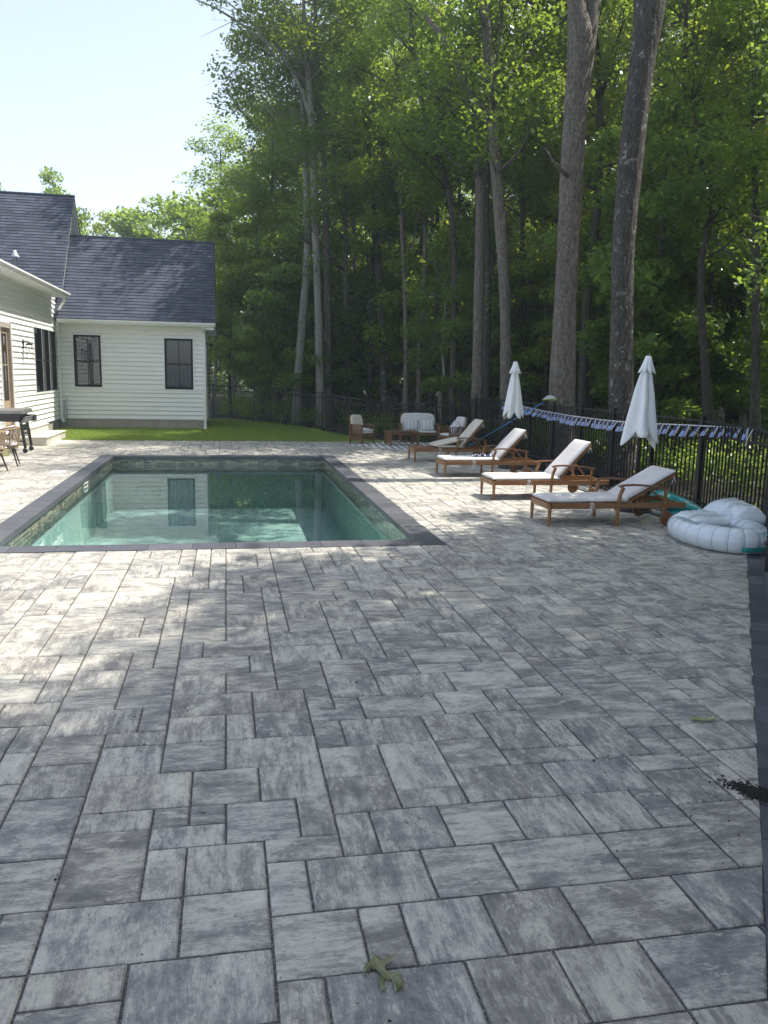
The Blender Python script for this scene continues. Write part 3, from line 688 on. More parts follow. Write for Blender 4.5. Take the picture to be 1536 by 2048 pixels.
mb=MB(); lap(mb,(-4.28,0,3.73),(0,1,0),Vector((-1,0,.20)).normalized(),Vector((.2,0,1)).normalized(),lambda v:(15,24.50),0,7.0,.125,.012,uvo=(3,0)); wb(mb,'porch_roof',M['roof'],house)
mb=MB(); mb.b2((-11.2,15.0,3.60),(LX+.1,24.48,3.70)); wb(mb,'porch_roof_deck',M['trim'],house)
mb=MB(); mb.b2((LX-.01,15.0,3.61),(-4.30,24.48,3.64)); wb(mb,'porch_soffit',M['soffit'],house)
mb=MB(); gutter(mb,(-4.31,15,3.72),(-4.31,24.5,3.72),(1,0,0),.11,.11); mb.b2((-4.34,15,3.60),(-4.312,24.49,3.715)); wb(mb,'porch_gutter',M['trim'],house)
mb=MB(); mb.b2((-12,15.16,.0),(LX+.02,15.22,3.61)); mb.b2((-12,15.2,0),(-11.95,30,3.6)); wb(mb,'end_wall',M['siding'],house)
vp_=MB(); vp_.lathe((-5.0,21.9,3.8),[(.055,0),(.055,.50),(.105,.505),(.10,.54),(.05,.62),(.03,.68),(0,.69)],14); wb(vp_,'vent_pipe',M['pvc'],house,smooth=True)
# door
mb=MB(); y0,y1,z0,z1=door_o
mb.b2((LX-.05,y1-.13,z0),(LX+.046,y1-.03,z1)); mb.b2((LX-.05,y0+.03,z0),(LX+.040,y0+.13,z1)); mb.b2((LX-.05,y0+.13,z1-.13),(LX+.040,y1-.13,z1-.03)); fr=wb(mb,'door_frame',M['door_trim'],house)
mb=MB(); mb.b2((LX-.05,y1-.03,z0),(LX+.045,y1,z1)); mb.b2((LX-.05,y0,z0),(LX+.045,y0+.03,z1)); mb.b2((LX-.05,y0+.03,z1-.03),(LX+.045,y1-.03,z1)); wb(mb,'door_casing',M['trim'],house)
mb=MB(); a0,a1=y0+.13,y1-.13; mb.b2((LX-.06,a0,z0),(LX-.02,a1,z0+.55)); mb.b2((LX-.022,a0+.09,z0+.14),(LX-.005,a1-.09,z0+.44)); mb.b2((LX-.06,a0,z0+.55),(LX-.02,a0+.09,z1-.13)); mb.b2((LX-.06,a1-.09,z0+.55),(LX-.02,a1,z1-.13)); mb.b2((LX-.06,a0+.09,z1-.25),(LX-.02,a1-.09,z1-.13)); mb.b2((LX-.055,a0+.09,1.72),(LX-.025,a1-.09,1.745)); dr=wb(mb,'door',M['door_wood'],house)
mb=MB(); mb.add([(LX-.04,a0+.09,z0+.55),(LX-.04,a1-.09,z0+.55),(LX-.04,a1-.09,z1-.25),(LX-.04,a0+.09,z1-.25)],[(0,1,2,3)]); mb.build('pane',M['glass'],dr)
mb=MB(); mb.b2((LX-.12,a0,z0),(LX-.10,a1,z1)); mb.build('door_blind',M['curtain'],dr)
# composite steps
mb=MB(); mb.b2((LX+.03,18.92,-.02),(-3.872,21.08,.165)); mb.b2((LX+.03,19.22,.165),(-4.25,21.06,.345)); st=wb(mb,'steps',M['composite'],house)
mb=MB(); mb.b2((LX+.03,18.90,.166),(-3.85,21.1,.19)); mb.b2((LX+.03,19.20,.346),(-4.228,21.08,.37)); mb.build('tread',M['composite'],st,bevel=.004)
# wall lantern
ln=empty('wall_lantern',(LX,20.9,2.12),0,'black open-frame wall lantern beside the door','wall lantern')
mb=MB(); mb.b2((.018,-.05,.0),(.04,.05,.22)); mb.build('back_plate',M['black_metal'],ln)
mb=MB(); mb.tube([(.04,0,.17),(.10,0,.19),(.15,0,.17),(.16,0,.13)],.010,6); mb.lathe((.16,0,.09),[(.0,.05),(.03,.045),(.075,.02),(.08,0),(.0,0)],12); mb.build('arm',M['black_metal'],ln)
mb=MB()
for a,b in ((-.065,-.065),(.065,-.065),(.065,.065),(-.065,.065)): mb.bar((.16+a,b,.10),(.16+a,b,-.22),.009,.009)
for z in (.09,-.22):
    for a,b in (((-.065,-.065),(.065,-.065)),((.065,-.065),(.065,.065)),((.065,.065),(-.065,.065)),((-.065,.065),(-.065,-.065))): mb.bar((.16+a[0],a[1],z),(.16+b[0],b[1],z),.009,.009)
mb.build('cage',M['black_metal'],ln)
mb=MB(); mb.lathe((.16,0,-.03),[(0,-.06),(.022,-.045),(.03,-.02),(.02,.02),(.014,.05),(.014,.09)],10); mb.build('bulb',M['vinyl_clear'],ln,smooth=True)
fl=empty('security_light',(WX1+.02,25.9,2.52),0,'black twin-head security light on the right side wall of the house','security light')
mb=MB(); mb.b2((0,-.05,-.04),(.04,.05,.04)); mb.bar((.03,0,0),(.12,0,-.02),.02,.02); mb.build('base',M['black_metal'],fl)
for s in (-1,1):
    mb=MB(); mb.lathe((0,0,0),[(0,.05),(.03,.05),(.045,0),(.045,-.05),(.0,-.05)],12); h=mb.build('lamp_head',M['black_metal'],fl,smooth=True); h.location=(.16+.04*s,.08*s,-.05); h.rotation_euler=(1.2,0,.4*s)

# ------------------------------------------------------------------ fence
def fence(name,pts,label,hgt=1.20,zf=gz):
    """pts: list of post positions"""
    root=empty(name,(pts[0][0],pts[0][1],zf(*pts[0])),0,label,'fence')
    for k,(x,y) in enumerate(pts):
        z=zf(x,y); mb=MB(); mb.b2((x-.027,y-.027,z-.2),(x+.027,y+.027,z+hgt+.03)); mb.b2((x-.034,y-.034,z+hgt+.031),(x+.034,y+.034,z+hgt+.048)); wb(mb,'post',M['black_metal'],root)
    for (xa,ya),(xb,yb) in zip(pts,pts[1:]):
        a=Vector((xa,ya,zf(xa,ya))); b=Vector((xb,yb,zf(xb,yb))); d=(b-a); L=math.hypot(d.x,d.y); u=d/L; mb=MB()
        a2=a+u*.029; b2=b-u*.029
        for h in (hgt-.015,hgt-.17,.13): mb.bar(a2+Vector((0,0,h)),b2+Vector((0,0,h)),.022,.028)
        n=max(2,round((L-.06)/.098))
        for i in range(1,n):
            q=a2+(b2-a2)*(i/n); mb.b2((q.x-.008,q.y-.008,q.z+.05),(q.x+.008,q.y+.008,q.z+hgt-.03))
        wb(mb,'picket_panel',M['black_metal'],root)
    return root
side=[(6.15,9.80+1.25*i) for i in range(0,9)]+[(6.12,21.0),(5.75,22.3),(5.35,23.6)]
fence('picket_fence',side,'black metal picket fence behind the row of loungers')
back=[(5.35,23.6),(4.25,25.0),(3.0,26.0),(1.95,27.3),(.95,28.6),(-.45,29.7)]
fence('picket_fence',[(x+.0,y+.0) for x,y in back[0:1]]and [(5.30,23.68)]+back[1:],'black metal picket fence across the back of the lawn')
near=[(6.13,9.74),(5.72,7.75)]+[(5.72-.56*1.5*k,7.75-.83*1.5*k) for k in range(1,7)]
fence('picket_fence',near,'black metal picket fence beside the inflatable float at the right edge')

# ------------------------------------------------------------------ soft shapes
def pillow(mb,c,size,rot=None,p=8,wr=0.0,seed=0,nx=18,ny=14,mi=0,pinch=0.0,taper=None):
    rg=np.random.RandomState(seed); ph=rg.uniform(0,6.28,8); fr=rg.uniform(3,9,8)
    c=Vector(c); sx,sy,sz=size[0]/2,size[1]/2,size[2]/2; vs=[]; fs=[]
    def warp(t): return math.sin(t*PI/2)
    for side in (1,-1):
        for j in range(ny+1):
            for i in range(nx+1):
                u=warp(-1+2*i/nx); v=warp(-1+2*j/ny)
                th=(max(0,1-abs(u)**p)**.5)*(max(0,1-abs(v)**p)**.5)
                w=wr*(math.sin(fr[0]*u+ph[0]+2*v)*math.sin(fr[1]*v+ph[1])+.6*math.sin(fr[2]*2*u+ph[2])*math.sin(fr[3]*2*v+ph[3]+u))*th
                x=u*sx*(1-pinch*(1-v*v)*abs(u)); y=v*sy*(1-pinch*(1-u*u)*abs(v)); z=side*sz*th+w
                if taper: z*=taper(u,v)
                q=Vector((x,y,z)); q=rot@q if rot is not None else q; vs.append(q+c)
    n=(nx+1)*(ny+1)
    for s in (0,1):
        for j in range(ny):
            for i in range(nx):
                a=s*n+j*(nx+1)+i; f=(a,a+1,a+nx+2,a+nx+1); fs.append(f if s==0 else f[::-1])
    mb.add(vs,fs,mi)
    return mb
def rotY(a): return Matrix.Rotation(a,3,'Y')
def rotX(a): return Matrix.Rotation(a,3,'X')
def rotZ(a): return Matrix.Rotation(a,3,'Z')

# ------------------------------------------------------------------ loungers
def make_lounger(loc,ang,label,mode='flat',seed=1,rz=0,two=True,blen=.68):
    root=empty('sun_lounger',loc,rz,label,'sun lounger','wooden sun loungers facing the pool')
    Wd=.55; T=M['teak']
    for y in (0,Wd):
        mb=MB(); mb.tube([(.0,y,0),(.0,y,.13),(.0,y,.262)],[.017,.022,.026],4); mb.build('leg',T,root)
    for y in (-.035,Wd+.035):   # arm posts that run to the floor
        mb=MB()
        pts=[(.83,y,0),(.832,y,.16),(.835,y,.28),(.85,y,.37),(.885,y,.455)]
        for a,b in zip(pts,pts[1:]): mb.bar(a,b,.026,.050,up=(0,1,0))
        mb.build('leg',T,root)
    for y in (.0,Wd):
        mb=MB(); mb.b2((-.02 if 0 else .026,y-.013,.205),(1.72,y+.013,.272)); mb.build('side_rail',T,root,bevel=.004)
    for aa,bb in (((-.022,.02,.20),(.006,Wd-.02,.268)),((1.66,.014,.21),(1.685,Wd-.014,.26)),((.80,.014,.20),(.84,Wd-.014,.235))):
        mb=MB(); mb.b2(aa,bb); mb.build('cross_rail',T,root,bevel=.003)
    mb=MB(); x=.03
    while x<.97: mb.b2((x,.014,.252),(x+.034,Wd-.014,.266)); x+=.050
    mb.build('seat_slats',M['teak_slat'],root)
    a=R(ang); ca,sa=math.cos(a),math.sin(a); bx,bz=.96,.262
    def bp(s,y,n=0): return (bx+s*ca-n*sa,y,bz+s*sa+n*ca)
    mb=MB()
    for y in (.045,Wd-.045): mb.bar(bp(0,y,0),bp(blen+.02,y,0),.024,.04,up=(0,1,0))
    for k in range(11): s=.04+k*.062*blen/.68; mb.bar(bp(s,.057,.008),bp(s,Wd-.057,.008),.034,.012,up=(ca,0,sa))
    mb.build('back_frame',T,root)
    for y in (.07,Wd-.07):
        mb=MB(); mb.bar(bp(.36,y,-.022),(min(1.62,bp(.36,y)[0]+.26),y,.235),.018,.03,up=(0,1,0)); mb.build('back_prop',T,root)
    for y in (-.035,Wd+.035):
        mb=MB(); P_=[(.835,.468),(.90,.483),(1.02,.487),(1.18,.478),(1.33,.460),(1.47,.438)]
        for (x0,z0),(x1,z1) in zip(P_,P_[1:]): mb.bar((x0,y,z0),(x1+.002,y,z1),.055,.020,up=(0,1,0) if 0 else (0,0,1))
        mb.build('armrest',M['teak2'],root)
        mb=MB(); mb.bar((1.425,y*1.0,.105),(1.43,y,.445),.024,.044,up=(0,1,0)); mb.build('rear_post',T,root)
    for y in (-.065,Wd+.065):
        mb=MB(); mb.lathe((0,0,0),[(0,-.014),(.070,-.014),(.084,-.008),(.084,.008),(.070,.014),(0,.014)],26); w=mb.build('wheel',M['teak2'],root); w.location=(1.45,y,.085); w.rotation_euler=(PI/2,0,0)
        mb=MB(); mb.lathe((0,0,.0),[(.009,-.02),(.009,.02),(0,.021)],8); hb=mb.build('bolt',M['steel'],w)
    mb=MB(); mb.tube([(1.45,-.05,.085),(1.45,Wd+.05,.085)],.009,8); mb.build('axle',M['black_metal'],root)
    cu=M['cushion']; 
    if mode=='folded':
        cu=M['cushion_cream']
        mb=MB(); pillow(mb,(.73,Wd/2,.305),(.56,.53,.055),None,9,.003,seed); mb.build('seat_cushion',cu,root,smooth=True)
        mb=MB(); pillow(mb,(.70,Wd/2,.385),(.60,.53,.075),rotY(R(-13)),7,.004,seed+3); mb.build('folded_cushion',cu,root,smooth=True)
    else:
        mb=MB(); pillow(mb,(.245,Wd/2,.297),(.52,.55,.062),None,10,.0022,seed); mb.build('foot_cushion',cu,root,smooth=True)
        mb=MB(); pillow(mb,(.735,Wd/2,.298),(.50,.55,.062),None,10,.0022,seed+1); mb.build('seat_cushion',cu,root,smooth=True)
    cc=bp(blen/2+.02,Wd/2,.045); mb=MB(); pillow(mb,cc,(blen+.03,.53,.065),rotY(-a),9,.0035,seed+2); mb.build('back_cushion',cu,root,smooth=True)
    rg=random.Random(seed); mb=MB()
    for (x,y,z,L) in ((.49,-.02,.29,.16),(.51,-.03,.28,.13),(bp(blen-.03,.0)[0],Wd*0-.0+.0,bp(blen-.03,0)[2],.08)):
        for q in range(2):
            pts=[(x,y,z)]; 
            for s in range(1,6): pts.append((x+rg.uniform(-.012,.012)+.006*s*(1-2*q),y-.012-rg.uniform(0,.006),z-L*s/5*(1 if q else .75)))
            mb.tube(pts,.0028,4)
    mb.build('cushion_ties',M['rope_white'],root)
    return root
make_lounger((3.66,8.775,0),29,'wooden lounger with white cushion, lowest backrest, nearest the inflatable float',seed=3)
make_lounger((3.66,10.80,0),47,'wooden lounger with bare white cushion between the low-backed one and the one holding a towel',seed=13)
make_lounger((3.64,13.35,0),46,'wooden lounger with a black and white towel lying on its flat cushion',seed=23)
make_lounger((3.66,15.70,0),50,'wooden lounger with its cushion folded back over bare foot slats',mode='folded',seed=33)

def crumple(name,loc,sx,sy,h,mats,seed,label,n=26):
    rg=np.random.RandomState(seed); mb=MB(); k=rg.uniform(-1,1,(10,2))*14; ph=rg.uniform(0,6.28,10)
    vs=[];fs=[];
    for j in range(n+1):
        for i in range(n+1):
            u=i/n*2-1; v=j/n*2-1; x=u*sx*(1+.15*math.sin(3*v+seed)); y=v*sy*(1+.2*math.sin(4*u+1))
            z=sum(math.sin(k[q,0]*u+k[q,1]*v+ph[q]) for q in range(10))/10
            vs.append((x,y,max(.004,h*(.35+z*1.2)*(1-.5*max(abs(u),abs(v))**3))))
    for j in range(n):
        for i in range(n):
            a=j*(n+1)+i; mi=0 if ((i//3+j//9)%2==0) else 1; mb.add([vs[a],vs[a+1],vs[a+n+2],vs[a+n+1]],[(0,1,2,3)],mi)
    o=mb.build(name,mats,smooth=False); o.location=loc; return tag(o,label,'towel')
M['white_cloth']=simple('white_towel_cloth',(.62,.62,.64),.95)
M['black_cloth']=simple('black_towel_cloth',(.02,.022,.035),.95)
crumple('towel',(4.39,13.62,.330),.20,.15,.06,[M['white_cloth'],M['navy']],4,'crumpled black and white towel on the lounger third from the float')
crumple('towel',(4.62,15.92,.345),.12,.11,.05,[M['black_cloth'],M['white_cloth']],9,'dark crumpled towel tucked against the backrest of the farthest lounger')

# ------------------------------------------------------------------ closed umbrellas
def umbrella(loc,top,hem,rad,label,lean,seed,rz=0,cup=.0):
    root=empty('patio_umbrella',loc,rz,label,'umbrella','closed white umbrellas by the fence'); root.rotation_euler=(lean[1],lean[0],rz)
    mb=MB(); mb.tube([(0,0,0.02),(0,0,top-.02)],.019,12); mb.build('pole',M['black_metal'],root,smooth=True)
    mb=MB(); mb.lathe((0,0,0),[(0,0),(.235,0),(.24,.02),(.23,.045),(.10,.06),(.035,.075),(.035,.24),(.028,.25),(.02,.25)],28); mb.build('base',M['black_metal'],root)
    rg=random.Random(seed); nf=6; n=96; zs=[0,.03,.08,.16,.3,.45,.6,.75,.88,.96,1.0]
    fold=[rg.uniform(.6,1.25) for _ in range(nf)]; drop=[rg.uniform(-.10,.07) for _ in range(nf)]; tw=rg.uniform(-.3,.3)
    vs=[];fs=[]
    for i,t in enumerate(zs):
        z=top-.13-(top-.13-hem)*t; r=.045+(rad-.045)*(t**.8)
        for k in range(n):
            a=2*PI*k/n; s=a*nf/(2*PI); j=int(s)%nf; f=s-int(s); j2=(j+1)%nf
            am=fold[j]*(1-f)+fold[j2]*f; c=abs(math.cos(PI*f))
            rr=r*(.60+.40*c**1.2)*(.55+.45*am); dz=(drop[j]*(1-f)+drop[j2]*f)*t*t-(.07*(1-c))*t**3*-1.0
            sk=.35*t*math.sin(2*a+seed)*0.15
            a2=a+tw*t+.05*math.sin(9*t+j)
            vs.append((rr*math.cos(a2)*(1+sk),rr*math.sin(a2)*(1-sk)*.92,z+dz-.06*c*t**4))
    for i in range(len(zs)-1):
        for k in range(n):
            k2=(k+1)%n; fs.append((i*n+k,i*n+k2,(i+1)*n+k2,(i+1)*n+k)[::-1])
    mb=MB(); mb.add(vs,fs); o=mb.build('canopy',M['canopy'],root,smooth=True); so=o.modifiers.new('t','SOLIDIFY'); so.thickness=.004
    def fn(i,a,r,z): 
        c=abs(math.cos(a*4)); return r*(1-.10*i*(1-c)),z-.012*i*c*(i>1)
    mb=MB(); mb.lathe((0,0,top-.19),[(.012,.175),(.034,.17),(.058,.115),(.085,.06),(.118,.0)],48,fn=fn); o=mb.build('vent_cap',M['canopy'],root,smooth=True); so=o.modifiers.new('t','SOLIDIFY'); so.thickness=.003
    mb=MB(); mb.lathe((0,0,top-.02),[(.02,0),(.022,.02),(.012,.035),(.0,.038)],10); mb.build('finial',M['black_metal'],root,smooth=True)
    return root
umbrella((5.25,9.80,0),2.02,.97,.285,'closed white umbrella behind the low-backed lounger, the larger one in view',(R(1.8),0),3)
umbrella((5.28,14.66,0),2.00,1.02,.24,'closed white umbrella farther off, above the blue net pole',(R(.6),0),8,rz=1.1)

# ------------------------------------------------------------------ flag bunting
bn=empty('flag_bunting',(6.10,13,0),0,'string of small blue and white striped flags hung along the fence','bunting')
bp_=[(6.10,17.6,1.13),(6.10,16.4,1.10),(6.10,15.2,1.06),(6.10,13.9,1.035),(6.10,12.6,1.035),(6.10,11.4,1.055),(6.10,10.4,1.10),(6.09,9.6,1.13),(5.98,8.9,1.16),(5.82,8.25,1.19)]
mb=MB(); mb.tube(bp_,.008,5); wb(mb,'cord',M['rope_white'],bn)
mb=MB(); mb.tube([bp_[-1],(5.81,8.28,1.14),(5.83,8.36,1.06),(5.835,8.40,.98)],.006,5); wb(mb,'loose_end',M['rope_white'],bn)
cum=[0]
for a,b in zip(bp_,bp_[1:]): cum.append(cum[-1]+(Vector(b)-Vector(a)).length)
def along(s):
    for k in range(len(bp_)-1):
        if s<=cum[k+1]: t=(s-cum[k])/(cum[k+1]-cum[k]); return Vector(bp_[k]).lerp(Vector(bp_[k+1]),t),(Vector(bp_[k+1])-Vector(bp_[k])).normalized()
rg=random.Random(77); s=.15
while s<cum[-1]-.15:
    a,t=along(s); w=.108*rg.uniform(.85,1.1); h=.145*rg.uniform(.85,1.12); sl=rg.uniform(.06,.12); out=Vector((-t.y*-1,t.x,0)); out=Vector((-1,0,0)); o1=rg.uniform(.0,.05); tw=rg.uniform(-.6,.5)
    mb=MB()
    def fp(u,v): # u along the cord 0..1, v down 0..1
        q=a+t*(w*u*(1-.25*v*abs(tw)))-Vector((0,0,h*v))-t*(sl*v)+out*(.014+o1*v+.02*math.sin(u*3+v*2.5)*v+tw*.05*v*u)
        return q
    cols=[0,1,2,0,2,0,2]  # white edge, navy/blue body, white stripes
    us=[0,.03,.50,.62,.72,.84,.93,1.0]; mt=[2,None,1,2,1,2,1]
    for i in range(7):
        for j in range(4):
            m_=mt[i]
            if m_ is None: m_=1 if j<2 else 0
            mb.add([fp(us[i],j/4),fp(us[i+1],j/4),fp(us[i+1],(j+1)/4),fp(us[i],(j+1)/4)],[(0,1,2,3)],m_)
    wb(mb,'flag',[M['blue_cloth'],M['navy'],M['rope_white']],bn)
    s+=w*1.38+(rg.uniform(.0,.05) if s<6.8 else rg.uniform(.04,.14))

# ------------------------------------------------------------------ pool net
nb=empty('pool_net',(5.2,16.4,0),0,'blue-handled pool skimmer net leaning on the fence beside the farther umbrella','pool net')
A=Vector((6.02,14.98,1.245)); B=Vector((5.16,16.33,.39)); G=A+(B-A)*1.16
mb=MB(); mb.tube([A,G],.011,10); wb(mb,'pole',M['blue_pole'],nb,smooth=True)
dr_=(A-B).normalized(); u_=dr_.cross(Vector((0,0,1))).normalized(); w_=Vector((.15,.25,.02)); 
hc=A+dr_*.02
ring=[]; inner=[]
ax=Vector((.35,-.92,.10)).normalized(); ay=Vector((.92,.35,-.05)).normalized()
for k in range(20):
    a=2*PI*k/20; ring.append(hc+ax*(.12+.17*math.cos(a+PI))*1.0+ay*(.12*math.sin(a))+Vector((0,0,.02)))
mb=MB(); mb.tube(ring+[ring[0]],.011,6); wb(mb,'rim',M['lime'],nb,smooth=True)
mb=MB(); cen=hc+ax*.12; vs=[];fs=[]
for i in range(6):
    t=i/5
    for k in range(20): q=ring[k].lerp(cen,t*.9); q.z+=.10*math.sin(t*PI/2)*1.0-.0; vs.append(q)
for i in range(5):
    for k in range(20): fs.append((i*20+k,i*20+(k+1)%20,(i+1)*20+(k+1)%20,(i+1)*20+k))
mb.add(vs,fs); wb(mb,'net_bag',M['net'],nb,smooth=True)

# ------------------------------------------------------------------ inflatables
def inflatable():
    root=empty('inflatable_float',(5.13,7.71,0),R(0),'large white and clear inflatable pool float with teal print, in the fence corner','pool float')
    ax_,ay_,tr=.305,.51,.140
    mb=MB(); n=252; m=26; vs=[];fs=[];mi=[]
    for k in range(n):
        a=2*PI*k/n; cxr=Vector((ax_*math.cos(a),ay_*math.sin(a),0)); nx=Vector((math.cos(a)/ax_,math.sin(a)/ay_,0)).normalized()
        for j in range(m):
            b=2*PI*j/m; seam=.011*abs(math.sin(k*PI/12.0))**.3; r=tr-.011+seam*(.4+.6*abs(math.cos(b)))
            zz=r*math.sin(b); zz=max(zz,-tr*.86)
            vs.append(cxr+nx*(r*1.06*math.cos(b))+Vector((0,0,tr*.86+zz)))
    for k in range(n):
        for j in range(m):
            fs.append((k*m+j,((k+1)%n)*m+j,((k+1)%n)*m+(j+1)%m,k*m+(j+1)%m))
            a=2*PI*k/n; b=(j+.5)/m
            bb=b*360; t=0
            deg=math.degrees(a)
            if 282<deg<345 and 25<bb<50: t=1
            if 255<deg<352 and (bb>325 or bb<-1) and bb<345: t=1
            if 100<deg<200 and 60<bb<84: t=2
            if t==0 and k%12 in (0,): t=2
            mi.append(t)
    for f,t in zip(fs,mi): pass
    o0=len(mb.v); mb.v.extend([tuple(p) for p in vs])
    for f,t in zip(fs,mi): mb.f.append(list(f)); mb.m.append(t); mb.uv.append([(0,0)]*4); mb.col.append((.5,.5,.5))
    mb.build('ring_tube',[M['vinyl'],M['vinyl_teal'],M['vinyl_seam']],root,smooth=True)
    mb=MB(); pillow(mb,(0,0,.13),(.50,.90,.13),None,4,.012,5,26,26); mb.build('seat_membrane',M['vinyl_clear'],root,smooth=True)
    mb=MB(); pillow(mb,(-.06,.30,.235),(.50,.22,.13),rotZ(.15),3.2,.012,8,26,16); mb.build('arm_cushion',M['vinyl'],root,smooth=True)
    mb=MB(); pillow(mb,(-.12,-.02,.24),(.42,.16,.10),rotZ(-.1),3,.008,9,26,16); mb.build('arm_cushion',M['vinyl'],root,smooth=True)
    for c,s,r,sd_ in (((.52,.60,.22),(.54,.40,.32),rotZ(.45),3),((.44,.22,.235),(.36,.42,.29),rotZ(-.2),6)):
        mb=MB(); pillow(mb,c,s,r,2.8,.008,sd_,34,30); mb.build('headrest_pillow',M['vinyl'],root,smooth=True)
    # handle moulded on the side
    mb=MB(); q=Vector((.11,-.60,.225)); mb.tube([q+Vector((-.06,0,0)),q+Vector((-.05,-.035,.004)),q+Vector((.05,-.025,.004)),q+Vector((.065,.01,0))],.008,6); mb.build('handle',M['vinyl_seam'],root,smooth=True)
    mb=MB(); rg=random.Random(3); q=Vector((.13,-.658,.15))
    for k in range(16):
        dx=rg.uniform(-.035,.035); dz=rg.uniform(-.014,.014); mb.box(q+Vector((dx,-.004+.18*dx,dz)),(.018,.003,.012),rotZ(.18)@rotY(rg.uniform(-1,1)))
    mb.build('gold_mark',M['gold'],root)
    return root
inflatable()
tf=empty('inflatable_mattress',(5.66,9.42,0),R(0),'half deflated turquoise float on the ground behind the low-backed lounger','pool float')
def tp(u,v): return (.42+.58*(1-u)/2*1.0)
mb=MB(); pillow(mb,(.0,0,.15),(.70,.36,.30),rotZ(-.45)@rotY(.22),2.6,.012,14,30,20,taper=lambda u,v:.25+.75*(1-u)/2); mb.build('body',M['teal_vinyl'],tf,smooth=True)
mb=MB(); pillow(mb,(.10,-.16,.05),(.52,.20,.09),rotZ(-.3),2.6,.010,15,24,14); mb.build('side_tube',M['teal_vinyl'],tf,smooth=True)

# ------------------------------------------------------------------ lounge set at the far end
def seat_unit(name,loc,rz,w,label,cat,dep=.50,legs_label=None,seed=0,cream=False,pillows=(),back=.66):
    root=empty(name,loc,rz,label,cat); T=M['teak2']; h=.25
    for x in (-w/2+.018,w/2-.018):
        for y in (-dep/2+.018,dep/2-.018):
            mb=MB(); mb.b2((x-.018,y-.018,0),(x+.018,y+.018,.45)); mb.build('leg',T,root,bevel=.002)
        mb=MB()
        mb.b2((x-.012,-dep/2+.036,.085),(x+.012,dep/2-.036,.11))
        k=int((dep-.08)/.045)
        for i in range(1,k): y=-dep/2+.036+(dep-.072)*i/k; mb.b2((x-.007,y-.009,.11),(x+.007,y+.009,.45))
        mb.build('side_slats',T,root)
        mb=MB(); P_=[(-dep/2-.02,.462),(-.06,.475),(.10,.472),(dep/2+.02,.455)]
        for (y0,z0),(y1,z1) in zip(P_,P_[1:]): mb.bar((x,y0,z0),(x,y1+.001,z1),.06,.02)
        mb.build('armrest',T,root)
    mb=MB(); mb.b2((-w/2+.036,-dep/2+.004,.20),(w/2-.036,-dep/2+.028,h)); mb.b2((-w/2+.036,dep/2-.028,.20),(w/2-.036,dep/2-.004,h)); mb.b2((-w/2+.03,-dep/2+.03,h-.02),(w/2-.03,dep/2-.03,h)); mb.build('seat_frame',T,root)
    mb=MB(); rr=R(14)
    for x in (-w/2+.05,w/2-.05): mb.bar((x,dep/2-.05,.24),(x,dep/2+.06,back+.01),.03,.022,up=(1,0,0))
    P_=[(-w/2+.04,back-.012),(-w/4,back+.012),(w/4,back+.012),(w/2-.04,back-.012)]
    for (x0,z0),(x1,z1) in zip(P_,P_[1:]): mb.bar((x0,dep/2+.06,z0),(x1,dep/2+.06,z1),.022,.04)
    mb.build('back_frame',T,root)
    cu=M['cushion_cream'] if cream else M['cushion']
    mb=MB(); pillow(mb,(0,-.02,h+.035),(w-.08,dep-.04,.075),None,9,.003,seed); mb.build('seat_cushion',cu,root,smooth=True)
    mb=MB(); pillow(mb,(0,dep/2-.035,(back+h)/2+.045),(w-.09,.075,back-h-.01),rotX(R(-14)),9,.004,seed+1); mb.build('back_cushion',cu,root,smooth=True)
    return root
arm=seat_unit('armchair',(3.30,20.02,0),R(33),.44,'slatted wooden armchair with cream cushions at the left end of the rug','armchair',seed=2,cream=True,dep=.46)
seat_unit('outdoor_sofa',(4.83,20.42,0),R(-7),.98,'slatted wooden loveseat with white cushions behind the coffee table','sofa',seed=5,back=.70)
seat_unit('armchair',(5.42,19.30,0),R(-72),.48,'slatted wooden armchair with white cushion behind the farthest lounger, facing left','armchair',seed=9,dep=.48,back=.68)
def throw(loc,rot,size,mt,label,seed):
    mb=MB(); pillow(mb,(0,0,0),size,None,3.2,.004,seed,20,20,pinch=.08); o=mb.build('throw_pillow',mt,smooth=True); o.location=loc; o.rotation_euler=rot; return tag(o,label,'pillow','striped pillows on the far seats')
throw((4.62,20.27,.455),(R(72),0,R(-5)),(.36,.28,.10),M['stripe_pillow'],'blue and white striped pillow at the left side of the loveseat',2)
throw((5.02,20.22,.450),(R(70),0,R(-9)),(.36,.28,.10),M['stripe_pillow'],'blue and white striped pillow at the right side of the loveseat',3)
throw((5.47,19.32,.46),(R(68),R(25),R(-70)),(.27,.27,.10),M['stripe_pillow'],'striped pillow standing tilted on the right-hand armchair',4)
o=throw((3.34,19.97,.345),(R(4),0,R(33)),(.36,.36,.07),M['stripe_pillow'],'striped flat cushion lying on the cream armchair seat',6)
ct=empty('coffee_table',(4.19,19.46,0),R(10),'low slatted wooden coffee table on the black and white rug','coffee table')
tw_,td_,th_=.74,.40,.355
for x in (-tw_/2+.02,tw_/2-.02):
    for y in (-td_/2+.02,td_/2-.02):
        mb=MB(); mb.b2((x-.02,y-.02,0),(x+.02,y+.02,th_-.02)); mb.build('leg',M['teak2'],ct,bevel=.002)
    mb=MB(); mb.b2((x-.012,-td_/2+.04,.07),(x+.012,td_/2-.04,.095)); mb.b2((x-.012,-td_/2+.04,.28),(x+.012,td_/2-.04,th_-.02))
    for i in range(1,7): y=-td_/2+.04+(td_-.08)*i/7; mb.b2((x-.007,y-.01,.095),(x+.007,y+.01,.28))
    mb.build('end_slats',M['teak2'],ct)
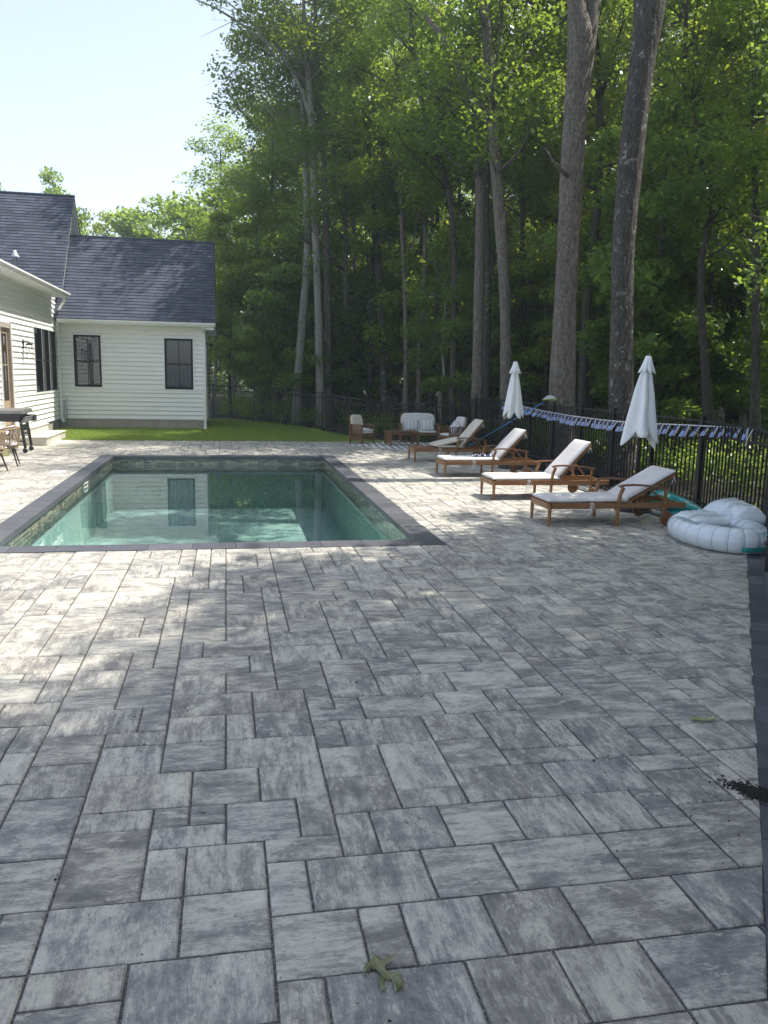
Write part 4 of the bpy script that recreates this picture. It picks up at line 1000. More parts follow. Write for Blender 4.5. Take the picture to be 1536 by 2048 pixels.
mb=MB(); mb.b2((-tw_/2+.04,-td_/2+.01,.285),(tw_/2-.04,-td_/2+.03,th_-.02)); mb.b2((-tw_/2+.04,td_/2-.03,.285),(tw_/2-.04,td_/2-.01,th_-.02)); mb.b2((-tw_/2+.04,-.01,.075),(tw_/2-.04,.01,.095)); mb.build('apron',M['teak2'],ct)
mb=MB(); 
for i in range(8): y0=-td_/2-.01+i*(td_+.02)/8; mb.b2((-tw_/2-.01,y0+.002,th_-.02),(tw_/2+.01,y0+(td_+.02)/8-.002,th_))
mb.build('tabletop',M['teak2'],ct,bevel=.002)
mb=MB(); a=R(-49.5); mb.b2((-.95,-1.0,.003),(.95,1.0,.012)); o=mb.build('rug',M['rug']); o.location=(4.28,19.43,0); o.rotation_euler=(0,0,a); tag(o,'black and white diamond-pattern rug under the far seats','rug')

# ------------------------------------------------------------------ griddle, wicker chairs
gr=empty('griddle_grill',(-4.3,17.6,0),0,'black flat-top grill on legs with a grey lid, at the house steps','grill')
BM=M['black_metal']
M['grey_lid']=simple('grey_painted_lid',(.16,.155,.15),.45,var=.1)
mb=MB(); mb.b2((-4.66,17.28,.62),(-4.02,17.96,.78)); wb(mb,'firebox',BM,gr,bevel=.006)
mb=MB(); 
pr_=[(17.22,.785),(17.24,.835),(17.30,.868),(17.94,.868),(18.0,.835),(18.02,.785)]
vs=[(-4.72,y,z) for y,z in pr_]+[(-3.93,y,z) for y,z in pr_]; n=6
mb.add(vs,[(i,i+1,n+i+1,n+i) for i in range(n-1)]+[(0,5,11,6),tuple(range(5,-1,-1)),tuple(range(6,12))]); wb(mb,'lid',M['grey_lid'],gr,bevel=.005)
mb=MB(); rt=rotY(R(35)); mb.box((-3.955,17.60,.655),(.022,.68,.15),rt); wb(mb,'control_panel',M['grey_lid'],gr,bevel=.003)
for k in range(4):
    mb=MB(); mb.lathe((0,0,0),[(0,.035),(.024,.034),(.03,0)],14); w=wb(mb,'knob',M['steel'],gr,smooth=False); w.location=Vector((-3.935,17.38+.15*k,.665))-gr.location; w.rotation_euler=(0,R(55),0)
for x,y in ((-3.97,17.34),(-3.97,17.86),(-4.60,17.34),(-4.60,17.86)):
    mb=MB(); mb.bar((x-.05 if x>-4.2 else x,y,.64),(x+.02 if x>-4.2 else x,y,.10),.05,.045,up=(0,1,0)); lg=wb(mb,'leg',BM,gr)
    mb=MB(); mb.lathe((0,0,0),[(0,-.018),(.04,-.018),(.05,0),(.04,.018),(0,.018)],16); w=mb.build('caster',BM,lg,smooth=False); w.location=(x+.02 if x>-4.2 else x,y-.03,.05); w.rotation_euler=(PI/2,0,0)
mb=MB(); mb.b2((-4.0,17.36,.36),(-3.98,17.84,.40)); mb.b2((-4.58,17.34,.22),(-4.0,17.36,.25)); mb.b2((-4.0,17.40,.44),(-3.985,17.84,.56)); wb(mb,'brace',BM,gr)
mb=MB(); mb.b2((-4.36,18.03,.60),(-3.92,18.32,.62)); mb.b2((-3.94,18.03,.60),(-3.92,18.32,.72)); mb.b2((-4.36,18.30,.62),(-3.94,18.32,.72)); wb(mb,'side_shelf',BM,gr)
bk=empty('bucket',(-4.22,16.75,0),0,'small pale bucket with a thin black handle between the grill and the wicker chairs','bucket')
mb=MB(); mb.lathe((0,0,0),[(0,.004),(.10,.004),(.125,.24),(.13,.25),(.12,.245),(.098,.02),(0,.02)],24); mb.build('body',simple('pale_yellow_plastic',(.55,.55,.30),.5),bk,smooth=True)
mb=MB(); mb.tube([(.0,.128*math.cos(PI*k/10),.24+.13*math.sin(PI*k/10)) for k in range(11)],.004,5); mb.build('handle',BM,bk)

def wicker(loc,rz,label,seed):
    root=empty('wicker_chair',loc,rz,label,'chair','wicker armchairs by the house')
    r=.285; zt=.66; zb=.39; rg=random.Random(seed)
    def arc(a,z,dr=0): return Vector(((r+dr)*math.cos(a)*.98,(r+dr)*math.sin(a),z))
    A0,A1=R(-118),R(118)
    def top(a): return zt-.07*(abs(a)/R(118))**2
    for a,d_ in ((R(-140),1.0),(R(140),1.0),(R(-38),1.0),(R(38),1.0)):
        mb=MB(); p0=Vector((.20*math.cos(a),.21*math.sin(a),.31)); p1=Vector((.30*math.cos(a),.31*math.sin(a),0)); mb.tube([p0,p1],[.017,.010],8); mb.build('leg',BM,root)
    mb=MB(); mb.lathe((0,0,0),[(0,.31),(.24,.31),(.255,.325),(.25,.345),(0,.345)],28); mb.build('seat',M['rope_wicker'],root)
    mb=MB(); pillow(mb,(0,0,.385),(.47,.47,.09),None,4.5,.004,seed); mb.build('cushion',M['cushion'],root,smooth=True)
    mb=MB(); pts=[arc(A0+(A1-A0)*k/28,top(A0+(A1-A0)*k/28)) for k in range(29)]; mb.tube(pts,.016,6,jit=.12,rng=rg); mb.build('top_rail',M['rope_wicker'],root)
    mb=MB(); pts=[arc(A0+(A1-A0)*k/28,zb,-.02) for k in range(29)]; mb.tube(pts,.012,6)
    for a in (A0,A0*.5,A1*.5,A1): mb.tube([arc(a,.33,-.04),arc(a,zb,-.02),arc(a,top(a))],.012,6)
    mb.build('frame',M['rope_wicker'],root)
    mb=MB(); K=13
    for k in range(K):
        for dlt in (-1,1):
            a=A0+(A1-A0)*(k+.5)/K; b=a+dlt*R(24+rg.uniform(-5,5))
            if b<A0 or b>A1: continue
            mb.tube([arc(a,zb,-.02),arc((a+b)/2,(zb+top(a))/2,-.004),arc(b,top(b))],.0065,5)
    mb.tube([arc(A0+(A1-A0)*k/28,zb+.10,-.012) for k in range(29)],.006,5)
    mb.build('woven_back',M['rope_wicker'],root)
wicker((-3.80,15.08,0),R(8),'tan wicker armchair with white cushion nearer the grill',4)
wicker((-3.80,14.12,0),R(-6),'tan wicker armchair cut by the left edge of the photo, nearest the pool',7)
tb=empty('patio_table',(-4.75,14.9,0),0,'dark round table the wicker chairs stand around','table')
mb=MB(); mb.lathe((0,0,0),[(0,.50),(.38,.50),(.40,.515),(.38,.53),(0,.53)],32); mb.build('tabletop',BM,tb); mb=MB(); mb.lathe((0,0,0),[(.22,0),(.20,.03),(.05,.06),(.045,.50)],20); mb.build('pedestal',BM,tb)

# ------------------------------------------------------------------ leaves and litter on the paving
def leaf_from(outline,loc,name,mt,label,curl,seed,stem=None,scale=1):
    bm=bmesh.new(); vs=[bm.verts.new((x*scale,y*scale,0)) for x,y in outline]; f=bm.faces.new(vs)
    bmesh.ops.triangulate(bm,faces=[f]); bmesh.ops.subdivide_edges(bm,edges=bm.edges[:],cuts=2,use_grid_fill=True)
    rg=random.Random(seed); ph=rg.uniform(0,6)
    for v in bm.verts: v.co.z=curl(v.co.x,v.co.y)
    if stem:
        pass
    me=bpy.data.meshes.new(name); bm.to_mesh(me); bm.free(); me.materials.append(mt)
    ca=me.color_attributes.new('tint','FLOAT_COLOR','CORNER')
    for l in me.loops:
        v=me.vertices[l.vertex_index].co; t=.5+.5*math.sin(v.x*55+v.y*35); ca.data[l.index].color=(t,t,t,1)
    for p_ in me.polygons: p_.use_smooth=True
    o=bpy.data.objects.new(name,me); C.objects.link(o); o.location=loc; so=o.modifiers.new('t','SOLIDIFY'); so.thickness=.0007; so.offset=0
    if stem:
        mb=MB(); mb.tube(stem,.0011,5); mb.build('stalk',mt,o)
    return tag(o,label,'leaf')
OAK=[(-0.0269, 0.0723), (-0.0132, 0.0668), (-0.0004, 0.056), (0.0159, 0.0719), (0.019, 0.0637), (0.0364, 0.0609), (0.024, 0.0498), (0.0114, 0.0411), (0.0027, 0.0361), (-0.0011, 0.024), (-0.0005, 0.0112), (0.0116, 0.003), (0.0297, 0.0021), (0.0424, 0.0042), (0.0533, -0.0018), (0.0405, -0.0049), (0.0308, -0.0074), (0.0283, -0.0122), (0.0335, -0.0233), (0.0404, -0.0407), (0.036, -0.054), (0.0212, -0.0674), (0.0109, -0.0813), (0.0095, -0.0595), (0.0135, -0.0362), (0.0097, -0.0214), (0.0028, -0.0183), (-0.0104, -0.0242), (-0.0156, -0.0355), (-0.0189, -0.0529), (-0.0293, -0.0688), (-0.0307, -0.0489), (-0.0257, -0.0338), (-0.0357, -0.0231), (-0.0195, -0.0084), (-0.0176, 0.0016), (-0.0249, 0.0194), (-0.0338, 0.0293), (-0.0478, 0.019), (-0.0715, 0.0042), (-0.0576, 0.0375), (-0.0425, 0.0499)]
OAKC=(0.434,2.036)
def oak_curl(x,y):
    r=math.hypot(x,y); return .0045+.10*r+.0035*math.sin(95*x+1)*math.sin(85*y)+.0012*math.sin(260*x)*math.sin(240*y)
stem=[(x,y,.006+.03*max(0,(k>0))*(.5+.2*k)) for k,(x,y) in enumerate([(-0.027, 0.0717), (-0.0302, 0.0938), (-0.0356, 0.1263)])]
leaf_from(OAK,(OAKC[0],OAKC[1],.004),'oak_leaf',M['fallen_oak'],'dull green oak leaf curled on the nearest paving stones',oak_curl,1,stem=stem)
star=[(0.075,0.0),(.02,.008),(.035,.028),(.008,.012),(-.03,.035),(-.012,.006),(-.07,.012),(-.055,-.002),(-.015,-.004),(-.035,-.022),(.0,-.008),(.045,-.018),(.02,-.002)]
oak_=[o for o in C.objects if o.name.startswith('oak_leaf')][0]; mb=MB()
def on(x,y): return (x,y,oak_curl(x,y)+.0008)
mid=[OAK[0],((OAK[0][0]+OAK[11][0])*.35,(OAK[0][1]+OAK[11][1])*.35),(.004,-.004),OAK[27]]
def line(a,b,n=7): return [on(a[0]+(b[0]-a[0])*k/n,a[1]+(b[1]-a[1])*k/n) for k in range(n+1)]
c1=((OAK[36][0]+OAK[9][0])/2,(OAK[36][1]+OAK[9][1])/2); c2=((OAK[25][0]+OAK[11][0])/2,(OAK[25][1]+OAK[11][1])/2)
for a,b in ((OAK[0],c1),(c1,c2),(c2,OAK[30]),(c2,OAK[22]),(c2,OAK[14]),(c1,OAK[5]),(OAK[0],OAK[39])): mb.tube(line(a,(b[0]*.93,b[1]*.93)),.0009,4)
mb.build('leaf_veins',simple('pale_leaf_vein',(.34,.36,.20),.5),oak_)
leaf_from([(x,y) for x,y in star],(2.360,3.520,0.004),'fallen_leaf',M['fallen_yellow'],'small curled yellow leaf near the dirt spill at the right border',lambda x,y:.006+.25*abs(x)*abs(x)*6+.1*abs(y),2)
leaf_from([(x*.8,y*1.1) for x,y in star],(3.820,6.800,0.004),'fallen_leaf',M['fallen_yellow'],'flat pale green leaf on the paving in front of the float',lambda x,y:.005+.08*abs(x),3)
def bits(name,n,region,size,mt,seed,label=None,flat=.5):
    rg=random.Random(seed); mb=MB()
    for _ in range(n):
        x,y=region(rg)
        if PX0-.3<x<PX1+.3 and PY0-.3<y<PY1+.3: continue
        if x>.2+.675*y and y<7.9 and name!='spilled_mulch': continue
        s=rg.uniform(*size); rt=rotZ(rg.uniform(0,6.3))@rotX(rg.uniform(-.5,.5)); mb.box((x,y,.002+s*flat*.5),(s*rg.uniform(.8,2.6),s,s*flat),rt)
    return mb.build(name,mt)
GD=(2.160,2.810,0.004)
def clump(rg):
    a=rg.gauss(0,1); b=rg.gauss(0,1); return GD[0]+.02+.042*a-.015*b,GD[1]+.045*b-.02*a
tag(bits('spilled_mulch',2200,clump,(.0015,.006),M['mulch_bit'],3),'dark spill of mulch across the paving edge at the right','mulch',kind='stuff')
def spread(rg): return rg.gauss(GD[0]-.15,.22),rg.gauss(GD[1]+.05,.28)
tag(bits('mulch_crumbs',110,spread,(.0012,.005),M['mulch_bit'],4),kind='stuff')
def anyw(rg): 
    y=1.2+abs(rg.gauss(0,5)); return rg.uniform(-3.2,.2+.6*min(y,8)),y
tag(bits('pale_specks',170,anyw,(.002,.005),M['chip'],6,flat=.4),kind='stuff')
tag(bits('bark_crumbs',150,anyw,(.003,.008),M['mulch_bit'],7,flat=.3),kind='stuff')
def bed(rg):
    y=rg.uniform(.5,20.4); x0=(.26+.675*y+.20) if y<7.9 else EX+.16
    return x0+rg.uniform(0,.8)**1.0,y
def mulch_bed():
    rg=random.Random(9); mb=MB()
    for _ in range(5200):
        x,y=bed(rg); s=rg.uniform(.008,.022); mb.box((x,y,gz(x,y)-.05+rg.uniform(0,.03)),(s*rg.uniform(1,3.4),s,s*.6),rotZ(rg.uniform(0,6.3))@rotX(rg.uniform(-.7,.7)))
    return mb.build('mulch_bed',M['mulch_bit'])
tag(mulch_bed(),kind='stuff')

# ------------------------------------------------------------------ lawn blades
def grass():
    rg=np.random.RandomState(4); n=110000
    x=rg.uniform(-4.6,5.0,n); y=20.5+rg.beta(1,1.4,n)*10.0
    front=rg.uniform(0,1,n)<.12; y[front]=20.5+rg.uniform(0,.25,front.sum())
    ok=~((x<-.6)&(y>24.97))&~((x>-.6)&(y>31.0-(x+.4)*1.4)); x=x[ok]; y=y[ok]; n=len(x)
    z=-.5*np.exp(-((x-6.5)**2+(y-25)**2)/9)-.02
    h=rg.uniform(.025,.065,n); a=rg.uniform(0,6.28,n); w=.007; l=rg.uniform(-.03,.03,(n,2))
    v=np.zeros((n,3,3)); v[:,0]=np.stack([x-w*np.cos(a),y-w*np.sin(a),z],1); v[:,1]=np.stack([x+w*np.cos(a),y+w*np.sin(a),z],1); v[:,2]=np.stack([x+l[:,0],y+l[:,1],z+h],1)
    t=rg.uniform(0,1,n); f=np.arange(n*3).reshape(n,3)
    return np_mesh('grass',v.reshape(-1,3),f,M['grass'],tint=np.stack([t,t,t],1))
tag(grass(),kind='stuff')

# ------------------------------------------------------------------ trees
def leaf_cloud(rg, centers, radii, per, size, up=.55, flat=.6):
    """centers (k,3), radii (k,), returns verts, faces, tint : one rhombic leaf per face"""
    k=len(centers); tot=int(per*k); idx=rg.randint(0,k,tot)
    d=rg.normal(size=(tot,3)); d/=np.linalg.norm(d,axis=1)[:,None]; rr=rg.uniform(0,1,tot)**.45
    p=d*rr[:,None]*radii[idx][:,None]; p[:,2]*=flat; p+=centers[idx]
    # leaves gather in little sprays
    sp=rg.normal(size=(tot//5+1,3))*.16; 
    p+=rg.normal(size=(tot,3))*.05
    nrm=rg.normal(size=(tot,3)); nrm[:,2]=np.abs(nrm[:,2])+up*1.6; nrm/=np.linalg.norm(nrm,axis=1)[:,None]
    t=rg.normal(size=(tot,3)); t-=nrm*(t*nrm).sum(1)[:,None]; t/=np.linalg.norm(t,axis=1)[:,None]; t[:,2]-=.25
    b=np.cross(nrm,t); s=size*rg.uniform(.65,1.25,tot)
    v=np.zeros((tot,4,3)); v[:,0]=p-t*(s*.5)[:,None]; v[:,1]=p+b*(s*.30)[:,None]+nrm*(s*.07)[:,None]; v[:,2]=p+t*(s*.5)[:,None]; v[:,3]=p-b*(s*.30)[:,None]+nrm*(s*.07)[:,None]
    cl=rg.uniform(0,1,k)[idx]*.55+rg.uniform(0,1,tot)*.45
    return v.reshape(-1,3), np.arange(tot*4).reshape(tot,4), np.stack([cl,cl,cl],1)

def smooth_path(pts,r,step=.6):
    P=[Vector(p) for p in pts]; out=[];rad=[]
    for i in range(len(P)-1):
        a=P[max(i-1,0)];b=P[i];c=P[i+1];d=P[min(i+2,len(P)-1)]; L=(c-b).length; n=max(1,int(L/step))
        for k in range(n):
            t=k/n; out.append(.5*((2*b)+(c-a)*t+(2*a-5*b+4*c-d)*t*t+(3*b-a-3*c+d)*t**3)); rad.append(r[i]*(1-t)+r[i+1]*t)
    out.append(P[-1]); rad.append(r[-1]); return out,rad
def trunk_mesh(mb,pts,r,n=14,seed=0,jit=.035,flare=0):
    if n>=26: return furrowed(mb,pts,r,seed,flare)
    P,rad=smooth_path(pts,r); rg=random.Random(seed)
    if flare:
        for i in range(min(3,len(rad))): rad[i]*=1+flare*(1-i/3)
    rad=[q*(1+rg.uniform(-.03,.03)) for q in rad]
    return mb.tube(P,rad,n,jit=jit,rng=rg),P,rad

def furrowed(mb,pts,r,seed,flare,n=110,amp=.016):
    from mathutils import noise as mn
    P,rad=smooth_path(pts,r,.07); rg=random.Random(seed); N_=len(P)
    z0=P[0].z
    vs=[];fs=[];u=None;uvs=[]
    for i in range(N_):
        t=(P[min(i+1,N_-1)]-P[max(i-1,0)]).normalized()
        if u is None: u=t.cross(Vector((0,1,0)))
        u=(u-t*u.dot(t)).normalized(); w=t.cross(u); rr=rad[i]*(1+flare*max(0,1-(P[i].z-z0)/1.1)**2)*(1+.03*math.sin(P[i].z*1.7+seed))
        for k in range(n):
            a=2*PI*k/n; c_,s_=math.cos(a),math.sin(a); zz=P[i].z
            q=Vector((c_*rr*26+seed,s_*rr*26,zz*2.6)); f=abs(mn.noise(q))+.5*abs(mn.noise(q*2.1)); lump=mn.noise(Vector((c_*2+seed,s_*2,zz*.8)))
            R_=rr*(1+.06*lump)+amp*(min(.9,f*2.2)-.55)
            vs.append(P[i]+u*(c_*R_)+w*(s_*R_))
    for i in range(N_-1):
        for k in range(n):
            k2=(k+1)%n; fs.append((i*n+k,i*n+k2,(i+1)*n+k2,(i+1)*n+k))
    mb.add(vs,fs); return mb,P,rad
def limb(rg,a,dirv,L,r0,droop=.0):
    pts=[Vector(a)]; d=Vector(dirv).normalized(); 
    for s in range(4):
        d=(d+Vector((rg.uniform(-.25,.25),rg.uniform(-.25,.25),rg.uniform(-.1,.22)-droop))).normalized(); pts.append(pts[-1]+d*(L/4))
    return pts,[r0,r0*.75,r0*.5,r0*.3,r0*.12]

def tree(name,label,trunk,rad,crown,bark,leafm,seed,group=None,cat='tree',extra=(),nclump=26,per=330,lsize=.13,up=.5,flare=.25,nseg=14,stubs=(),flat=.6,crn=None):
    """trunk: list of points; crown: (z0,z1,R,dx,dy) around the trunk line; extra: more stems [(pts,rad)]"""
    base=Vector(trunk[0]); root=empty(name,base,0,label,cat,group); rg=random.Random(seed); nrg=np.random.RandomState(seed)
    mb=MB(); _,P,_r=trunk_mesh(mb,trunk,rad,nseg,seed,flare=flare)
    for pts,r in extra: trunk_mesh(mb,pts,r,10,seed+7)
    centers=[];radii=[]
    if crown:
        z0,z1,Rr,dx,dy=crown
        for k in range(nclump):
            t=(k+rg.random())/nclump; z=z0+(z1-z0)*t
            q=min(P,key=lambda p:abs(p.z-z)) if z<P[-1].z else P[-1]
            a=rg.uniform(0,2*PI); prof=(math.sin(PI*min(1,.12+t*.88))**.6); rr=Rr*prof*rg.uniform(.25,1.0)
            c=Vector((q.x+dx*t+rr*math.cos(a),q.y+dy*t+rr*math.sin(a),z)); centers.append(c); radii.append(rg.uniform(.55,1.05)*Rr*.38)
            zz=max(P[0].z+.5,z-rr*rg.uniform(.5,.9)); q=min(P,key=lambda p:abs(p.z-zz)); i=P.index(q)
            d=c-q; L=d.length; r0=max(.008,min(_r[i]*.45,.012+.012*L))
            m1=q.lerp(c,.35)+Vector((rg.uniform(-.15,.15),rg.uniform(-.15,.15),-.06*L)); m2=q.lerp(c,.7)+Vector((rg.uniform(-.2,.2),rg.uniform(-.2,.2),.0))
            mb.tube([q,m1,m2,c],[r0,r0*.7,r0*.45,r0*.15],5)
            for _ in range(3):
                e=c+Vector((rg.gauss(0,1),rg.gauss(0,1),rg.gauss(0,.6)))*radii[-1]*.6; mb.tube([m2,c.lerp(e,.4),e],[r0*.35,r0*.2,.003],4)
    for pts,r in stubs: mb.tube([Vector(p) for p in pts],r,7,jit=.1,rng=rg)
    wb(mb,'trunk',bark,root,smooth=True)
    if crown:
        v,f,t=leaf_cloud(nrg,np.array([list(c) for c in centers]),np.array(radii),per,lsize,up,flat)
        o=np_mesh('crown',v,f,leafm,parent=root,tint=t); o.location=-root.location
    return root
def P3(*a): return a
BA,BD,BP,BF=M['bark'],M['bark_dark'],M['bark_pale'],M['bark_far']
G1='tall trees along the edge of the woods'
# two great trunks right behind the fence
TA=[(6.530,15.140,-0.190),(6.550,15.390,1.270),(6.640,15.710,3.230),(6.760,16.020,5.190),(6.870,16.290,6.860),(6.980,16.500,8.230)]
tree('big_tree','thick grey-brown trunk with a dead stub, directly behind the fence in mid picture',TA+[(6.910,16.670,9.110),(6.910,17.050,10.730),(6.910,17.830,13.500)],[.29,.25,.218,.213,.224,.26,.16,.14,.10],(11.5,18,3.2,2.2,.8),BA,M['leaf'],11,
 extra=[([(6.960,16.270,6.580),(7.040,16.390,7.370),(7.130,16.510,8.160),(7.300,16.700,9.160),(7.580,17.000,10.600),(8.200,17.820,13.670)],[.10,.155,.165,.15,.12,.07])],nclump=20,per=280,lsize=.13,nseg=26,
 stubs=[([(6.620,15.910,5.610),(6.340,15.670,5.690),(6.130,15.530,5.800),(5.970,15.480,5.970)],[.05,.036,.026,.010])])
TB=[(6.650,12.880,-0.000),(6.660,13.110,1.350),(6.680,13.310,2.540),(6.710,13.500,3.720),(6.790,13.660,4.740),(6.920,13.840,5.930),(7.080,14.020,7.110),(7.260,14.170,8.220)]
tree('big_tree','thick dark trunk spotted with pale lichen, leaning right, behind the larger umbrella',TB+[(7.600,14.610,9.940),(8.010,15.360,12.390)],[.25,.20,.188,.184,.186,.20,.215,.235,.17,.10],(11.5,18,3.2,2.2,.8),BD,M['leaf'],12,
 extra=[([(7.020,13.940,6.600),(7.100,14.070,7.450),(7.070,14.280,8.640),(7.020,14.810,10.450)],[.12,.16,.14,.09])],nclump=20,per=280,lsize=.13,nseg=26)
tree('tall_tree','slim grey trunk with knots just left of the smaller umbrella, rising from behind it',[(6.750,19.050,-0.060),(6.750,19.340,1.630),(6.740,19.670,3.560),(6.650,20.000,5.370),(6.530,20.330,7.180),(6.460,20.600,8.630),(6.310,21.000,10.800),(6.240,21.340,12.730)],[.17,.145,.14,.145,.14,.13,.12,.09],(7.2,15,3.0,0,0),BA,M['leaf'],13,G1,nclump=30,per=330,lsize=.13,
 extra=[([(6.480,20.430,7.660),(6.160,20.480,8.230),(5.750,20.450,8.750),(5.370,20.550,9.540),(4.790,20.780,10.230)],[.09,.085,.075,.07,.05])])
tree('tall_tree','straight pale trunk, left one of the close pair left of the smaller umbrella',[(6.610,21.110,-0.260),(6.650,21.370,1.340),(6.720,21.770,3.730),(6.790,22.170,6.130),(6.760,22.450,7.720),(6.660,22.810,9.710),(6.580,23.260,12.240)],[.17,.15,.145,.13,.12,.10,.08],(7.5,15,2.8,0,0),BA,M['leaf_b'],14,G1,nclump=28,per=330,lsize=.13)
tree('tall_tree','dark straight trunk, right one of the close pair left of the smaller umbrella',[(7.250,22.200,-0.360),(7.260,22.540,1.600),(7.320,22.910,3.850),(7.320,23.350,6.370),(7.380,23.740,8.760)],[.14,.12,.11,.10,.08],(7,14,2.6,0,0),BD,M['leaf_b'],15,G1,nclump=24,per=300,lsize=.14)
tree('tall_tree','slender trunk curving strongly to the left as it rises, behind the loveseat',[(6.690,23.740,-0.500),(6.710,24.040,1.280),(6.790,24.380,3.360),(6.800,24.740,5.440),(6.650,25.070,7.220),(6.150,25.450,8.850),(5.840,25.710,10.030),(5.620,26.030,11.660),(5.550,26.330,13.290)],[.12,.10,.095,.09,.09,.085,.08,.07,.05],(7.5,15,2.8,0,0),BF,M['leaf'],16,G1,nclump=26,per=330,lsize=.14)
tree('tall_tree','thin pale trunk, left of two above the coffee table',[(5.830,26.340,-0.750),(5.830,26.620,0.880),(5.860,26.890,2.510),(5.840,27.290,4.800),(5.760,27.670,6.910),(5.690,28.050,9.030),(5.600,28.480,11.480)],[.10,.085,.08,.075,.07,.06,.04],(7,15,2.8,0,0),BA,M['leaf_y'],17,G1,nclump=26,per=330,lsize=.14)
tree('tall_tree','thin pale trunk, right of two above the coffee table',[(6.250,26.260,-0.740),(6.270,26.540,0.890),(6.290,26.810,2.520),(6.470,27.090,4.320),(6.530,27.470,6.600),(6.600,27.790,8.560),(6.770,28.260,11.500)],[.11,.085,.08,.075,.07,.06,.04],(7,14,2.6,0,0),BA,M['leaf'],18,G1,nclump=24,per=330,lsize=.14)
tree('tall_tree','dark trunk leaning a little left above the gap between armchair and table',[(5.530,28.430,-0.950),(5.510,28.790,1.150),(5.450,29.200,3.430),(5.320,29.670,6.060),(5.220,29.990,7.810),(5.030,30.390,9.900),(4.940,30.890,12.710)],[.14,.12,.115,.11,.10,.09,.06],(7,15.5,3.0,0,0),BD,M['leaf_b'],19,G1,nclump=28,per=330,lsize=.15)
tree('tall_tree','pale trunk leaning right, leftmost of the three at the lawn fence',[(2.420,28.620,-0.980),(2.440,28.910,0.750),(2.640,29.320,3.350),(2.840,29.670,5.600),(2.840,30.020,7.670),(2.780,30.480,10.260),(2.600,30.900,12.500)],[.18,.155,.14,.125,.11,.09,.05],(9.3,14.5,2.6,-.4,.8),BP,M['leaf'],20,G1,nclump=28,per=330,lsize=.14)
tree('tall_tree','pale flaky trunk, middle of the three at the lawn fence, with spreading upper limbs',[(3.180,27.860,-0.900),(3.170,28.210,1.130),(3.130,28.740,4.170),(3.050,29.280,7.210),(3.030,29.550,8.740),(2.940,29.940,10.930),(2.820,30.280,12.790),(2.720,30.740,15.330)],[.16,.14,.13,.12,.115,.10,.075,.045],(12.4,18.0,3.3,-.5,0),BP,M['leaf_y'],21,G1,nclump=40,per=330,lsize=.14,
 extra=[([(2.990,29.790,10.090),(2.670,30.050,11.270),(2.270,30.150,11.980),(1.930,30.190,12.440),(0.930,30.290,13.090),(-0.230,30.420,13.730),(-1.210,30.570,14.080)],[.08,.07,.06,.055,.045,.03,.015]),([(2.180,30.180,12.060),(1.590,30.160,11.850),(0.920,30.240,12.160),(0.170,30.340,12.490)],[.035,.03,.02,.01]),([(0.920,30.240,12.160),(0.420,30.200,12.000),(-0.080,30.230,12.170)],[.015,.01,.004]),
  ([(0.430,30.330,13.370),(-0.230,30.290,12.990),(-0.730,30.350,12.730)],[.012,.008,.003])])
tree('tall_tree','smooth grey trunk forking high up, rightmost of the three at the lawn fence',[(3.500,28.410,-0.950),(3.520,29.000,2.500),(3.510,29.600,5.960),(3.490,30.020,8.380),(3.340,30.400,10.450),(3.240,30.840,12.860),(3.190,31.320,15.630)],[.15,.13,.12,.115,.095,.08,.05],(12,18,3.2,.4,0),BA,M['leaf'],22,G1,nclump=32,per=330,lsize=.14,
 extra=[([(3.500,30.040,8.550),(3.880,30.150,9.590),(4.230,30.220,10.380),(4.480,30.300,11.160),(4.900,30.370,12.040),(5.180,30.580,13.600)],[.08,.075,.07,.06,.045,.02]),([(3.300,30.680,12.000),(3.840,30.690,12.700),(4.230,30.760,13.580),(4.490,30.950,14.960)],[.06,.055,.045,.03])])
tree('small_tree','crooked thin trunk kinking left then right, between the larger umbrella and the right edge',[(10.180,15.880,0.460),(10.130,16.040,1.300),(10.080,16.230,2.360),(10.010,16.430,3.420),(10.050,16.560,4.260),(10.210,16.660,5.010),(10.320,16.730,5.540),(10.040,16.930,6.380),(9.890,17.170,7.640)],[.10,.085,.08,.075,.07,.065,.06,.05,.03],(5.2,11,2.2,0,0),BF,M['leaf'],23,'slim trees in the right of the woods',nclump=22,per=330,lsize=.12)
tree('small_tree','straight slim trunk at the right edge above the end of the flag string',[(10.490,14.770,0.350),(10.500,14.910,1.150),(10.530,15.110,2.340),(10.560,15.340,3.740),(10.570,15.580,5.140),(10.510,15.880,6.830)],[.11,.085,.08,.075,.065,.04],(4.8,10.5,2.3,0,0),BF,M['leaf_b'],24,'slim trees in the right of the woods',nclump=24,per=330,lsize=.12)
tree('small_tree','dim grey trunk rising just right of the thick grey-brown trunk',[(9.420,20.570,-0.200),(9.460,20.880,1.660),(9.590,21.220,3.790),(9.790,21.460,5.390),(9.910,21.660,6.720),(9.990,22.060,9.120)],[.15,.13,.12,.115,.11,.08],(6.2,13,2.6,0,0),BF,M['leaf_y'],25,'slim trees in the right of the woods',nclump=26,per=330,lsize=.13)
tree('small_tree','dim trunk leaning right between the two thick trunks',[(10.860,23.340,-0.450),(10.960,23.690,1.660),(11.090,24.080,4.080),(11.410,24.360,6.050),(11.660,24.750,8.630)],[.13,.12,.11,.10,.06],(6.2,13,2.8,0,0),BF,M['leaf_y'],26,'slim trees in the right of the woods',nclump=26,per=330,lsize=.14)
tree('sapling','very thin pale stem leaning at the house corner',[(-0.450,32.280,-0.360),(-0.420,32.570,1.350),(-0.340,32.780,2.680),(-0.270,33.060,4.400),(-0.170,33.370,6.300)],[.06,.055,.045,.035,.02],(3.4,7.6,1.6,0,0),BP,M['leaf_y'],27,nclump=14,per=300,lsize=.13)
